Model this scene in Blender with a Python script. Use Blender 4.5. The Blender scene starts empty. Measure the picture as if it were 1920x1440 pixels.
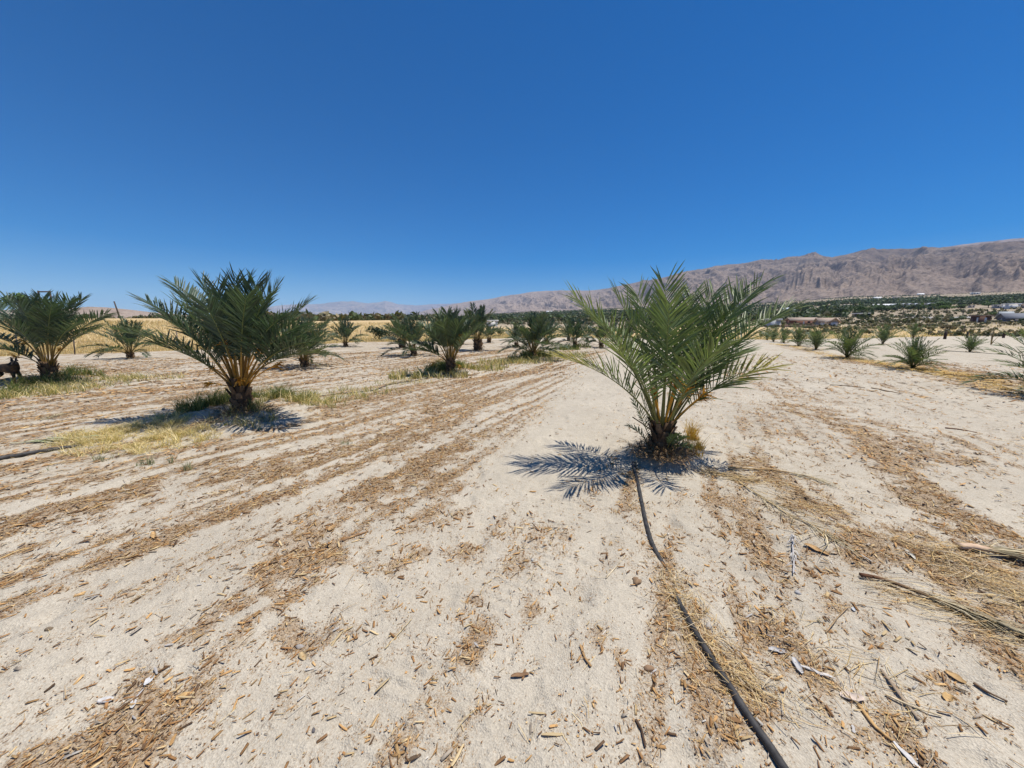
import bpy, math, random
import numpy as np
from mathutils import Vector, Matrix
from math import radians, sin, cos, pi

# ------------------------------------------------------------------ camera, sky, sun, exposure
SC = bpy.context.scene
COL = SC.collection
CAM_H = 1.6
PITCH = math.atan((720 - 612) / 720)
cam_d = bpy.data.cameras.new('camera')
cam_d.sensor_width = 36.0
cam_d.lens = 36.0 * 720 / 1920
cam_d.clip_start = 0.05
cam_d.clip_end = 80000
cam = bpy.data.objects.new('camera', cam_d)
COL.objects.link(cam)
cam.location = (0, 0, CAM_H)
cam.rotation_euler = (pi / 2 - PITCH, 0, 0)
SC.camera = cam

SUN_EL = radians(71)
SUN_PHI = radians(14)           # the sun stands to the right, a little ahead of the camera
sun_vec = Vector((cos(SUN_PHI) * cos(SUN_EL), sin(SUN_PHI) * cos(SUN_EL), sin(SUN_EL)))
world = bpy.data.worlds.new('World')
SC.world = world
world.use_nodes = True
wn = world.node_tree
for n in list(wn.nodes):
    wn.nodes.remove(n)
sky = wn.nodes.new('ShaderNodeTexSky')
sky.sky_type = 'NISHITA'
sky.sun_disc = False
sky.sun_elevation = SUN_EL
sky.sun_rotation = pi / 2 - SUN_PHI
sky.altitude = 3000
sky.air_density = 1.4
sky.dust_density = 0.05
sky.ozone_density = 10.0
hsv = wn.nodes.new('ShaderNodeHueSaturation')
hsv.inputs['Saturation'].default_value = 1.40
hsv.inputs['Hue'].default_value = 0.504
bgn = wn.nodes.new('ShaderNodeBackground')
bgn.inputs['Strength'].default_value = 0.080
wo = wn.nodes.new('ShaderNodeOutputWorld')
wn.links.new(sky.outputs[0], hsv.inputs['Color'])
wn.links.new(hsv.outputs[0], bgn.inputs[0])
wn.links.new(bgn.outputs[0], wo.inputs[0])

sun_d = bpy.data.lights.new('sun', 'SUN')
sun_d.energy = 4.8
sun_d.angle = radians(0.53)
sun_d.color = (1.0, 0.955, 0.88)
sun = bpy.data.objects.new('sun', sun_d)
COL.objects.link(sun)
sun.location = (0, 0, 60)
sun.rotation_euler = sun_vec.to_track_quat('Z', 'Y').to_euler()

SC.view_settings.view_transform = 'Standard'
SC.view_settings.look = 'None'
SC.view_settings.exposure = 0.26
SC.view_settings.gamma = 1.0
SC.view_settings.use_curve_mapping = False
SC.cycles.use_denoising = True
SC.cycles.max_bounces = 6
SC.cycles.diffuse_bounces = 3
SC.cycles.volume_bounces = 2
SC.cycles.transparent_max_bounces = 8

rng = np.random.default_rng(11)
random.seed(5)

# ------------------------------------------------------------------ measuring: photograph pixel -> place
def ray(px, py):
    u = (px - 960) / 720.0
    v = (720 - py) / 720.0
    return np.array([u, cos(PITCH) + v * sin(PITCH), -sin(PITCH) + v * cos(PITCH)])

def at(px, py, z=0.0):
    d = ray(px, py)
    k = (z - CAM_H) / d[2]
    return np.array([d[0] * k, d[1] * k, z])

def at_depth(px, py, Y):
    d = ray(px, py)
    k = Y / d[1]
    return np.array([d[0] * k, Y, CAM_H + d[2] * k])

def azel(px, py):
    d = ray(px, py)
    return math.atan2(d[0], d[1]), d[2] / math.hypot(d[0], d[1])

# ------------------------------------------------------------------ noise
_TB = np.random.default_rng(1234).random((512, 512)).astype(np.float32)
def vnoise(x, y, seed=0):
    x = np.asarray(x, float); y = np.asarray(y, float)
    ix = np.floor(x); iy = np.floor(y)
    fx = x - ix; fy = y - iy
    ix = (ix.astype(np.int64) + seed * 37) & 511; iy = (iy.astype(np.int64) + seed * 91) & 511
    fx = fx * fx * fx * (fx * (fx * 6 - 15) + 10)
    fy = fy * fy * fy * (fy * (fy * 6 - 15) + 10)
    ix2 = (ix + 1) & 511; iy2 = (iy + 1) & 511
    a = _TB[ix, iy]; b = _TB[ix2, iy]; c = _TB[ix, iy2]; d = _TB[ix2, iy2]
    return (a + (b - a) * fx) * (1 - fy) + (c + (d - c) * fx) * fy

def fbm(x, y, seed=0, octaves=4, gain=0.5):
    s = 0.0; a = 1.0; t = 0.0
    for o in range(octaves):
        s = s + a * vnoise(x * 2 ** o + 17.3 * o, y * 2 ** o + 9.1 * o, seed + o)
        t += a; a *= gain
    return s / t

def ridged(x, y, seed=0, octaves=5, gain=0.5):
    s = 0.0; a = 1.0; t = 0.0; w = 1.0
    for o in range(octaves):
        n = 1 - np.abs(2 * vnoise(x * 2.03 ** o + 13.7 * o, y * 2.03 ** o + 5.9 * o, seed + o) - 1)
        s = s + a * n * w
        w = np.clip(n * 1.6, 0.25, 1.0)
        t += a; a *= gain
    return s / t

def sstep(a, b, x):
    t = np.clip((x - a) / (b - a), 0, 1)
    return t * t * (3 - 2 * t)

# ------------------------------------------------------------------ mesh and object helpers
def make_mesh(name, V, quads=None, tris=None, col=None, smooth=False, mats=()):
    me = bpy.data.meshes.new(name)
    V = np.asarray(V, np.float32)
    nq = 0 if quads is None else len(quads)
    nt = 0 if tris is None else len(tris)
    me.vertices.add(len(V)); me.vertices.foreach_set('co', V.ravel())
    me.loops.add(nq * 4 + nt * 3)
    parts = []
    if nq: parts.append(np.asarray(quads, np.int32).ravel())
    if nt: parts.append(np.asarray(tris, np.int32).ravel())
    me.loops.foreach_set('vertex_index', np.concatenate(parts))
    me.polygons.add(nq + nt)
    st = np.concatenate([np.arange(nq) * 4, nq * 4 + np.arange(nt) * 3]).astype(np.int32)
    me.polygons.foreach_set('loop_start', st)
    if smooth:
        me.polygons.foreach_set('use_smooth', np.ones(nq + nt, bool))
    if col is not None:
        a = me.attributes.new('col', 'FLOAT_COLOR', 'POINT')
        c = np.ones((len(V), 4), np.float32); c[:, :3] = np.asarray(col, np.float32)
        a.data.foreach_set('color', c.ravel())
    for m in mats:
        me.materials.append(m)
    me.update(calc_edges=True)
    return me

class MB:
    """collects small shapes into ONE mesh, with a colour per vertex"""
    def __init__(s):
        s.v = []; s.q = []; s.t = []; s.c = []; s.n = 0
    def add(s, V, q=(), t=(), c=(0.5, 0.5, 0.5)):
        V = np.asarray(V, float).reshape(-1, 3)
        s.v.append(V)
        c = np.asarray(c, float)
        s.c.append(np.tile(c, (len(V), 1)) if c.ndim == 1 else c)
        if len(q): s.q.append(np.asarray(q, int).reshape(-1, 4) + s.n)
        if len(t): s.t.append(np.asarray(t, int).reshape(-1, 3) + s.n)
        s.n += len(V)
    def box(s, lo, hi, c=(0.5, 0.5, 0.5)):
        x0, y0, z0 = lo; x1, y1, z1 = hi
        s.add([(x0, y0, z0), (x1, y0, z0), (x1, y1, z0), (x0, y1, z0), (x0, y0, z1), (x1, y0, z1), (x1, y1, z1), (x0, y1, z1)],
              q=[(0, 3, 2, 1), (4, 5, 6, 7), (0, 1, 5, 4), (1, 2, 6, 5), (2, 3, 7, 6), (3, 0, 4, 7)], c=c)
    def tube(s, P, r, k=6, c=(0.5, 0.5, 0.5), flat=1.0, cap=True):
        P = np.asarray(P, float); n = len(P)
        r = np.broadcast_to(np.asarray(r, float), (n,))
        T = np.gradient(P, axis=0); T /= np.linalg.norm(T, axis=1)[:, None] + 1e-9
        up = np.array([0, 0, 1.0]) if abs(T[0][2]) < 0.9 else np.array([0, 1.0, 0])
        A = np.cross(T, up); A /= np.linalg.norm(A, axis=1)[:, None] + 1e-9
        B = np.cross(A, T)
        an = np.arange(k) * 2 * pi / k
        V = P[:, None, :] + r[:, None, None] * (np.cos(an)[None, :, None] * A[:, None, :] + flat * np.sin(an)[None, :, None] * B[:, None, :])
        q = []
        for i in range(n - 1):
            for j in range(k):
                j2 = (j + 1) % k
                q.append((i * k + j, i * k + j2, (i + 1) * k + j2, (i + 1) * k + j))
        c = np.asarray(c, float)
        if c.ndim == 2:
            c = np.repeat(c, k, axis=0)
        t = []
        if cap:
            for j in range(1, k - 1):
                t.append((0, j + 1, j)); t.append(((n - 1) * k, (n - 1) * k + j, (n - 1) * k + j + 1))
        s.add(V.reshape(-1, 3), q=q, t=t, c=c)
    def mesh(s, name, mat, smooth=False):
        return make_mesh(name, np.concatenate(s.v), np.concatenate(s.q) if s.q else None,
                         np.concatenate(s.t) if s.t else None, np.concatenate(s.c), smooth, (mat,))

def link(name, me, parent=None, loc=None, rot=None, scale=None):
    o = bpy.data.objects.new(name, me)
    COL.objects.link(o)
    if parent is not None: o.parent = parent
    if loc is not None: o.location = [float(v) for v in loc]
    if rot is not None: o.rotation_euler = rot
    if scale is not None: o.scale = scale if hasattr(scale, '__len__') else (scale,) * 3
    return o

def tag(o, label=None, cat=None, group=None, kind=None):
    if label: o['label'] = label
    if cat: o['category'] = cat
    if group: o['group'] = group
    if kind: o['kind'] = kind
    return o

def thing(name, label, cat, loc=(0, 0, 0), rz=0.0, group=None):
    o = link(name, None, None, loc, (0, 0, rz))
    o.empty_display_size = 0.2
    return tag(o, label, cat, group)

# ------------------------------------------------------------------ materials
class NT:
    def __init__(s, name):
        s.m = bpy.data.materials.new(name); s.m.use_nodes = True
        s.t = s.m.node_tree; s.n = s.t.nodes
        for x in list(s.n): s.n.remove(x)
        s.out = s.n.new('ShaderNodeOutputMaterial')
    def node(s, typ, **kw):
        x = s.n.new('ShaderNode' + typ)
        for k, v in kw.items():
            if k in x.inputs: x.inputs[k].default_value = v
            else: setattr(x, k, v)
        return x
    def l(s, a, b): s.t.links.new(a, b)
    def bsdf(s, **kw):
        b = s.node('BsdfPrincipled'); s.l(b.outputs[0], s.out.inputs[0])
        for k, v in kw.items(): b.inputs[k].default_value = v
        return b
    def mix(s, fac, a, b, mode='MIX'):
        x = s.n.new('ShaderNodeMix'); x.data_type = 'RGBA'; x.blend_type = mode
        for i, v in ((0, fac), (6, a), (7, b)):
            if hasattr(v, 'links') or hasattr(v, 'is_linked'): s.l(v, x.inputs[i])
            elif i: x.inputs[i].default_value = (*v, 1) if len(v) == 3 else v
            else: x.inputs[i].default_value = v
        return x.outputs[2]
    def ramp(s, src, stops):
        r = s.n.new('ShaderNodeValToRGB')
        e = r.color_ramp.elements
        while len(e) < len(stops): e.new(0.5)
        for k, (p, c) in enumerate(stops):
            e[k].position = p
            e[k].color = (c, c, c, 1) if not hasattr(c, '__len__') else (*c, 1)
        s.l(src, r.inputs[0])
        return r.outputs[0]
    def noise(s, scale, detail=4, rough=0.5, vec=None, **kw):
        x = s.node('TexNoise', **kw)
        x.inputs['Scale'].default_value = scale; x.inputs['Detail'].default_value = detail
        x.inputs['Roughness'].default_value = rough
        if vec is not None: s.l(vec, x.inputs['Vector'])
        return x.outputs['Fac']
    def bump(s, b, h, strength=0.5, dist=0.01):
        x = s.node('Bump', Strength=strength, Distance=dist)
        s.l(h, x.inputs['Height'])
        s.l(x.outputs[0], b.inputs['Normal'])
        return x
    def pos(s):
        return s.node('NewGeometry').outputs['Position']
    def objco(s):
        return s.node('TexCoord').outputs['Object']
    def math(s, op, a, b=0.5):
        x = s.n.new('ShaderNodeMath'); x.operation = op
        for i, v in ((0, a), (1, b)):
            if isinstance(v, (int, float)): x.inputs[i].default_value = v
            else: s.l(v, x.inputs[i])
        return x.outputs[0]

def mat_attr(name, rough=0.8, spec=0.2, transl=0.0, noise_amt=0.25, noise_scale=40.0, bump=0.0):
    """base colour read from the vertex colour of the piece, with a little grain"""
    k = NT(name)
    a = k.node('Attribute', attribute_name='col').outputs['Color']
    nz = k.noise(noise_scale, 3, 0.6, k.objco())
    r = k.ramp(nz, [(0.25, 1 - noise_amt), (0.75, 1 + noise_amt)])
    c = k.mix(1.0, a, r, 'MULTIPLY')
    b = k.bsdf(Roughness=rough)
    b.inputs['Specular IOR Level'].default_value = spec
    k.l(c, b.inputs['Base Color'])
    if bump: k.bump(b, nz, bump, 0.004)
    if transl:
        tr = k.node('BsdfTranslucent')
        tc = k.mix(1.0, c, (1.5, 1.7, 0.8), 'MULTIPLY')
        k.l(tc, tr.inputs[0])
        mx = k.node('MixShader'); mx.inputs[0].default_value = transl
        k.l(b.outputs[0], mx.inputs[1]); k.l(tr.outputs[0], mx.inputs[2])
        k.l(mx.outputs[0], k.out.inputs[0])
    return k.m

def mat_plain(name, c, rough=0.8, spec=0.3, vary=0.15, scale=3.0, bump=0.0):
    k = NT(name)
    nz = k.noise(scale, 4, 0.6, k.objco())
    r = k.ramp(nz, [(0.3, 1 - vary), (0.7, 1 + vary)])
    b = k.bsdf(Roughness=rough); b.inputs['Specular IOR Level'].default_value = spec
    k.l(k.mix(1.0, c, r, 'MULTIPLY'), b.inputs['Base Color'])
    if bump: k.bump(b, nz, bump, 0.01)
    return k.m

M_LEAF = mat_attr('palm_leaflet', 0.45, 0.42, 0.22, 0.12, 30)
M_RACHIS = mat_attr('palm_rachis', 0.55, 0.35, 0.0, 0.22, 25)
M_TRUNK = mat_attr('palm_trunk', 0.95, 0.1, 0.0, 0.35, 30, 0.6)
M_CHIP = mat_attr('wood_chip', 0.85, 0.15, 0.0, 0.22, 60)
M_STRAW = mat_attr('straw', 0.7, 0.25, 0.1, 0.15, 30)
M_GRASS = mat_attr('grass_blade', 0.6, 0.25, 0.25, 0.15, 20)
M_TREE = mat_attr('tree_leaf', 0.65, 0.2, 0.15, 0.2, 8)
M_BARK = mat_attr('bark', 0.95, 0.1, 0.0, 0.3, 10)
M_BUILD = mat_attr('painted_building', 0.8, 0.2, 0.0, 0.08, 0.8)
M_FUR = mat_attr('fur', 0.75, 0.2, 0.0, 0.45, 22, 0.5)
M_WOODP = mat_attr('weathered_wood', 0.9, 0.15, 0.0, 0.25, 14)

# ------------------------------------------------------------------ the lie of the land
_foot = [azel(*p) for p in [(0, 597), (300, 597), (600, 602), (760, 600), (900, 590), (1000, 585), (1100, 581), (1300, 573), (1450, 568), (1600, 557), (1700, 555), (1920, 546)]]
FT = np.array([-pi, -2.0] + [a for a, e in _foot] + [2.0, pi])
FE = np.array([0.02, 0.02] + [e for a, e in _foot] + [0.03, 0.02])
_bd = [at(*p)[:2] for p in [(0, 668), (250, 660), (480, 653), (680, 641), (800, 640), (1000, 633), (1200, 634), (1450, 637), (1640, 634), (1920, 629)]]
BT = np.array([-pi, -1.6] + [math.atan2(x, y) for x, y in _bd] + [1.6, pi])
BR = np.array([30, 30] + [math.hypot(x, y) for x, y in _bd] + [60, 30])

ROW = ray(1290, 612)[:2].copy(); ROW /= np.linalg.norm(ROW)
CRS = np.array([ROW[1], -ROW[0]])

MOUNDS = []    # (x, y, radius, height)
for px, py, r, h in [(455, 775, 1.05, 0.17), (95, 716, 1.2, 0.16), (845, 698, 0.9, 0.12), (999, 673, 1.0, 0.10), (1078, 653, 1.1, 0.12),
                     (1240, 852, 0.48, 0.10), (560, 772, 0.55, 0.10), (420, 800, 0.55, 0.08), (240, 715, 0.9, 0.07)]:
    g = at(px, py); MOUNDS.append((g[0], g[1], r, h))

def bound(th):
    return np.interp(th, BT, BR)

def ground_z(X, Y):
    X = np.asarray(X, float); Y = np.asarray(Y, float)
    R = np.hypot(X, Y) + 1e-6
    th = np.arctan2(X, Y)
    Rb = bound(th)
    F = np.interp(th, FT, FE)
    # right: flat, then the alluvial fan climbs to the foot of the mountains
    lr = np.log(R)
    R0 = np.maximum(140.0, 1.5 * Rb)
    fr = np.interp(lr, np.log([140, 300, 500, 900, 1900]), [0.0, 0.36, 0.56, 0.8, 1.0])
    er = np.where(R < R0, -CAM_H / Rb * (1 - sstep(0, 1, (R - Rb) / (R0 - Rb))), 0) + fr * F
    # left: the dry field swells up to a low crest
    el = -CAM_H / Rb + (F + CAM_H / Rb) * sstep(0, 1, np.log(R / Rb) / np.log(115 / Rb)) ** 0.8
    el = np.where(R > 115, F - 0.004 * sstep(115, 300, R), el)
    w = sstep(radians(-17), radians(-5), th)
    e = el * (1 - w) + er * w
    zf = CAM_H + e * R
    zf = zf + (fbm(X / 38, Y / 38, 40, 3) - 0.5) * 1.4 * sstep(1.3, 4, R / Rb) * w
    z = np.where(R > Rb, zf, 0.0)
    # the worked sand of the orchard
    near = 1 - sstep(0.9, 1.1, R / Rb)
    u = X * ROW[0] + Y * ROW[1]; c = X * CRS[0] + Y * CRS[1]
    zn = (fbm(X / 2.2, Y / 2.2, 3, 3) - 0.5) * 0.10
    zn = zn + (fbm(c / 0.30, u / 7.0, 9, 4) - 0.5) * 0.042
    zn = zn + (fbm(X / 0.16, Y / 0.16, 21, 3) - 0.5) * 0.016
    clod = np.clip(fbm(X / 0.05, Y / 0.05, 31, 2) - 0.58, 0, 1)
    zn = zn + clod * 0.028
    pit = np.clip(fbm(X / 0.22, Y / 0.30, 34, 2) - 0.63, 0, 1)
    zn = zn - pit * 0.10
    # tyre tread pressed into the lane between the rows
    for cc, ww in ((-1.0, 0.30), (0.55, 0.30), (2.75, 0.28)):
        band = np.exp(-((c - cc - 0.08 * np.sin(u * 0.7)) / ww) ** 4)
        zn = zn + band * (0.0045 * np.sin(u * 2 * pi / 0.075 + 2.2 * np.abs(c - cc) / ww) * (fbm(c / 0.5, u / 0.8, 77, 2) > 0.42) - 0.012)
    for mx, my, r, h in MOUNDS:
        d2 = ((X - mx) ** 2 + (Y - my) ** 2) / r ** 2
        m = np.exp(-d2 * d2)
        zn = zn + h * m * (0.75 + 0.5 * fbm(X / 0.35, Y / 0.35, 55, 3)) + 0.03 * m * (fbm(X / 0.09, Y / 0.09, 56, 2) - 0.5)
    return z + zn * near

_G = {}
def near_z(X, Y):
    """height of the built ground sheet close to the camera, read off its grid"""
    X = np.asarray(X, float); Y = np.asarray(Y, float)
    R = np.clip(np.hypot(X, Y), _G['r0'], _G['r1']); T = np.clip(np.degrees(np.arctan2(X, Y)), -67.9, 67.9)
    i = (np.log(R) - math.log(_G['r0'])) / _G['dr']; j = (T + 68) / 0.2
    i0 = np.clip(i.astype(int), 0, _G['z'].shape[0] - 2); j0 = np.clip(j.astype(int), 0, _G['z'].shape[1] - 2)
    fi = i - i0; fj = j - j0; z = _G['z']
    return (z[i0, j0] * (1 - fj) + z[i0, j0 + 1] * fj) * (1 - fi) + (z[i0 + 1, j0] * (1 - fj) + z[i0 + 1, j0 + 1] * fj) * fi

def gz(x, y):
    return float(near_z(np.array([x]), np.array([y]))[0])

def on(px, py):
    """point of the near ground under a pixel"""
    g = at(px, py)
    for _ in range(4):
        g = at(px, py, gz(g[0], g[1]))
    return np.array([g[0], g[1], gz(g[0], g[1])])

_RR = np.exp(np.linspace(math.log(20), math.log(6000), 900))
def far(px, py):
    """point of the far ground under a pixel"""
    d = ray(px, py); dh = math.hypot(d[0], d[1])
    X = d[0] / dh * _RR; Y = d[1] / dh * _RR
    Z = ground_z(X, Y); L = CAM_H + d[2] / dh * _RR
    hit = np.nonzero(L <= Z)[0]
    i = hit[0] if len(hit) else len(_RR) - 1
    return np.array([X[i], Y[i], Z[i]])

# ------------------------------------------------------------------ ground sheet
def build_ground():
    fine = np.arange(-68, 68.01, 0.2)
    coarse = np.arange(72, 290, 4.0)
    th = np.radians(np.concatenate([fine, coarse]))
    R = np.concatenate([[0.02, 0.4], np.exp(np.arange(math.log(0.8), math.log(62), 0.0062)),
                        np.exp(np.arange(math.log(62), math.log(20000), 0.03)), [20000]])
    T, RR = np.meshgrid(th, R)
    X = RR * np.sin(T); Y = RR * np.cos(T)
    Z = ground_z(X, Y)
    k1 = 2 + len(np.arange(math.log(0.8), math.log(62), 0.0062))
    _G.update(r0=0.8, r1=R[k1 - 1] * 0.999, dr=0.0062, z=Z[2:k1, :len(fine)])
    n, m = X.shape
    V = np.stack([X, Y, Z], -1).reshape(-1, 3)
    idx = np.arange(n * m).reshape(n, m)
    nx = np.roll(idx, -1, axis=1)
    q = np.stack([idx[:-1], nx[:-1], nx[1:], idx[1:]], -1).reshape(-1, 4)[:, ::-1]
    # zone: r = orchard sand, g = golden dry field, b = desert fan
    tt = np.arctan2(X, Y); Rb = bound(tt) * (1 + 0.05 * (fbm(X / 4, Y / 4, 61, 2) - 0.5))
    orch = 1 - sstep(0.98, 1.03, RR / Rb)
    w = sstep(radians(-17), radians(-5), tt)
    gold = (1 - orch) * (1 - sstep(120, 170, RR + 60 * (fbm(X / 12, Y / 12, 62, 3) - 0.5)) * w)
    desert = np.clip(1 - orch - gold, 0, 1)
    col = np.stack([orch, gold, desert], -1).reshape(-1, 3)
    me = make_mesh('ground', V, quads=q, col=col, smooth=True, mats=(ground_material(),))
    tag(link('ground', me), 'pale sandy orchard ground running out to dry fields and desert', kind='structure')

def ground_material():
    k = NT('ground')
    P = k.pos()
    zone = k.node('SeparateColor')
    k.l(k.node('Attribute', attribute_name='col').outputs['Color'], zone.inputs[0])
    # sand
    big = k.noise(0.55, 5, 0.6, P)
    mid = k.noise(7.0, 5, 0.65, P)
    fine = k.noise(90.0, 4, 0.7, P)
    grit = k.node('TexVoronoi', Scale=130.0); k.l(P, grit.inputs['Vector'])
    sand = k.mix(k.ramp(big, [(0.3, 0.0), (0.7, 1.0)]), (0.435, 0.385, 0.305), (0.555, 0.495, 0.395))
    sand = k.mix(k.ramp(mid, [(0.35, 0.0), (0.75, 0.55)]), sand, (0.37, 0.325, 0.255))
    sand = k.mix(k.ramp(fine, [(0.5, 0.0), (0.8, 0.5)]), sand, (0.31, 0.25, 0.18))
    gc = k.ramp(grit.outputs['Color'], [(0.0, 0.78), (0.6, 1.0), (1.0, 1.18)])
    sand = k.mix(0.8, sand, gc, 'MULTIPLY')
    # crushed chips and dust drawn out along the rows
    mp = k.node('Mapping'); mp.inputs['Rotation'].default_value = (0, 0, math.atan2(ROW[0], ROW[1]))
    mp.inputs['Scale'].default_value = (1.0, 0.12, 1.0)
    k.l(P, mp.inputs['Vector'])
    st = k.noise(2.3, 6, 0.68, mp.outputs[0])
    st2 = k.noise(26.0, 3, 0.7, mp.outputs[0])
    fl = k.node('Attribute', attribute_name='litter').outputs['Fac']
    f1 = k.noise(75.0, 5, 0.8, P)
    lit = k.ramp(k.math('ADD', k.math('MULTIPLY', fl, 0.33), k.math('ADD', k.math('MULTIPLY', f1, 1.15), k.math('MULTIPLY', st2, 0.35))), [(0.84, 0.0), (0.98, 0.9)])
    sand = k.mix(lit, sand, k.mix(k.ramp(fine, [(0.35, 0.0), (0.65, 1.0)]), (0.17, 0.115, 0.07), (0.45, 0.335, 0.215)))
    # golden field
    g1 = k.noise(0.16, 5, 0.6, P); g2 = k.noise(3.0, 5, 0.75, P)
    gold = k.mix(k.ramp(g1, [(0.35, 0.0), (0.65, 1.0)]), (0.50, 0.36, 0.185), (0.56, 0.43, 0.24))
    gold = k.mix(k.ramp(g2, [(0.45, 0.0), (0.75, 0.6)]), gold, (0.38, 0.25, 0.11))
    # desert
    d1 = k.noise(0.03, 6, 0.65, P); d2 = k.noise(0.35, 5, 0.7, P)
    des = k.mix(k.ramp(d1, [(0.35, 0.0), (0.65, 1.0)]), (0.27, 0.215, 0.15), (0.38, 0.31, 0.225))
    des = k.mix(k.ramp(d2, [(0.48, 0.0), (0.62, 0.7)]), des, (0.17, 0.145, 0.085))
    c = k.mix(zone.outputs[1], sand, gold)
    c = k.mix(zone.outputs[2], c, des)
    b = k.bsdf(Roughness=0.95); b.inputs['Specular IOR Level'].default_value = 0.12
    k.l(c, b.inputs['Base Color'])
    h = k.math('ADD', k.math('MULTIPLY', mid, 1.4), k.math('ADD', k.math('MULTIPLY', fine, 0.5), k.math('MULTIPLY', grit.outputs['Distance'], 0.6)))
    k.bump(b, h, 0.6, 0.012)
    return k.m

build_ground()

# ------------------------------------------------------------------ mountains
def rock_material(name, c1, c2, c3, scale, pale=None):
    k = NT(name)
    P = k.pos()
    n1 = k.noise(scale, 7, 0.65, P); n2 = k.noise(scale * 6, 6, 0.7, P); n3 = k.noise(scale * 26, 4, 0.7, P)
    c = k.mix(k.ramp(n1, [(0.35, 0.0), (0.65, 1.0)]), c1, c2)
    c = k.mix(k.ramp(n2, [(0.45, 0.0), (0.62, 0.9)]), c, c3)
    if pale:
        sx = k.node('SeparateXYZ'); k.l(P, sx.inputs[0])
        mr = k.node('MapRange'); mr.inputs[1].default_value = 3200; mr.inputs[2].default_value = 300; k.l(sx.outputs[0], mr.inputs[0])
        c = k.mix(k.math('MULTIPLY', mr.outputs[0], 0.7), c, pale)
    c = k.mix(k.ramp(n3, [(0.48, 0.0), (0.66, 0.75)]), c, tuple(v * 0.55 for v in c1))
    b = k.bsdf(Roughness=1.0); b.inputs['Specular IOR Level'].default_value = 0.0
    k.l(c, b.inputs['Base Color'])
    k.bump(b, n2, 0.8, 22.0)
    return k.m

def mountain(name, label, crest, rf, rc, mat, seed, amp=0.45, spur=3.1, extra=(), ncol=700, nrow=130, foot_drop=6.0):
    pts = [azel(*p) for p in crest] + list(extra)
    A = np.array([p[0] for p in pts]); E = np.array([p[1] for p in pts])
    o = np.argsort(A); A = A[o]; E = E[o]
    th = np.linspace(A[0], A[-1], ncol)
    ec = np.interp(th, A, E)
    Rf = np.interp(th, *rf); Rc = np.interp(th, *rc)
    s = np.concatenate([np.linspace(0, 1, nrow), np.linspace(1, 1.5, 24)[1:]])
    TH, S = np.meshgrid(th, s)
    R = Rf + (Rc - Rf) * S
    X = R * np.sin(TH); Y = R * np.cos(TH)
    zf = ground_z(Rf * np.sin(th), Rf * np.cos(th)) - foot_drop
    zc = CAM_H + ec * Rc
    hgt = np.maximum(zc - zf, 5)
    base = np.where(S <= 1, 0.2 * S + 0.8 * S ** 1.35, 1 - 1.6 * (S - 1))
    Xk = TH * 5.0; Yk = S * 2.6
    wx = (fbm(Xk * 1.1, Yk * 1.1, seed + 7, 3) - 0.5) * 0.55
    wy = (fbm(Xk * 1.1 + 50, Yk * 1.1, seed + 8, 3) - 0.5) * 0.5
    n1 = ridged((Xk + wx) * spur, (Yk + wy) * spur * 0.7, seed, 7, 0.5) - 0.46
    n2 = fbm((Xk + wx) * 0.6 * spur, (Yk + wy) * 0.4 * spur, seed + 3, 5) - 0.5
    env = np.where(S <= 1, (np.sin(pi * np.clip(S, 0, 1) ** 0.8) ** 0.7) * 0.88 + 0.15 * S, 0.15)
    Z = zf + hgt * (base + amp * env * (n1 * 0.95 + n2 * 0.45))
    ends = np.minimum(1, np.minimum((th - A[0]), (A[-1] - th)) / 0.02)
    n, m = X.shape
    idx = np.arange(n * m).reshape(n, m)
    q = np.stack([idx[:-1, :-1], idx[:-1, 1:], idx[1:, 1:], idx[1:, :-1]], -1).reshape(-1, 4)
    me = make_mesh(name, np.stack([X, Y, Z], -1).reshape(-1, 3), quads=q, smooth=True, mats=(mat,))
    tag(link(name, me), label, kind='structure')
    return lambda a, f: None

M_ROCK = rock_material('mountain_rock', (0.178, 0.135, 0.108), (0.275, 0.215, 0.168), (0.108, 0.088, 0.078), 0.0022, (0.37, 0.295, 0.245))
M_ROCKF = rock_material('far_rock', (0.22, 0.17, 0.145), (0.36, 0.28, 0.22), (0.17, 0.14, 0.13), 0.0006)
M_HILL = rock_material('pale_hill', (0.36, 0.28, 0.22), (0.42, 0.34, 0.28), (0.27, 0.2, 0.16), 0.004)

AZ = lambda px: azel(px, 560)[0]
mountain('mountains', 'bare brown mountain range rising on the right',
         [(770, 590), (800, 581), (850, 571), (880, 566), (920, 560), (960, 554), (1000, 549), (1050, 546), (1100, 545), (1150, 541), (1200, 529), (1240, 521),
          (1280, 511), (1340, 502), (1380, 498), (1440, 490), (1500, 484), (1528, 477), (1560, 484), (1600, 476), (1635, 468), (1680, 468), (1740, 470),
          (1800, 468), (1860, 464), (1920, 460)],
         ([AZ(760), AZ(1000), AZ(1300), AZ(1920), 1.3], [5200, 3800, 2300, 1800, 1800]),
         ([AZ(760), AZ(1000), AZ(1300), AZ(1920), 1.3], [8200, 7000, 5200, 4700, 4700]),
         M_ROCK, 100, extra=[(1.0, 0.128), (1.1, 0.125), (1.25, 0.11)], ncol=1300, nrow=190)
mountain('back_mountains', 'higher bluish ridge behind the brown range at the right',
         [(1480, 520), (1560, 500), (1640, 480), (1720, 469), (1760, 467), (1800, 461), (1840, 456), (1880, 452), (1920, 448)],
         ([0, 2], [5600, 5600]), ([0, 2], [8000, 8000]), M_ROCKF, 140, extra=[(1.0, 0.14), (1.15, 0.13), (1.3, 0.11)], ncol=260, nrow=60)
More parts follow.
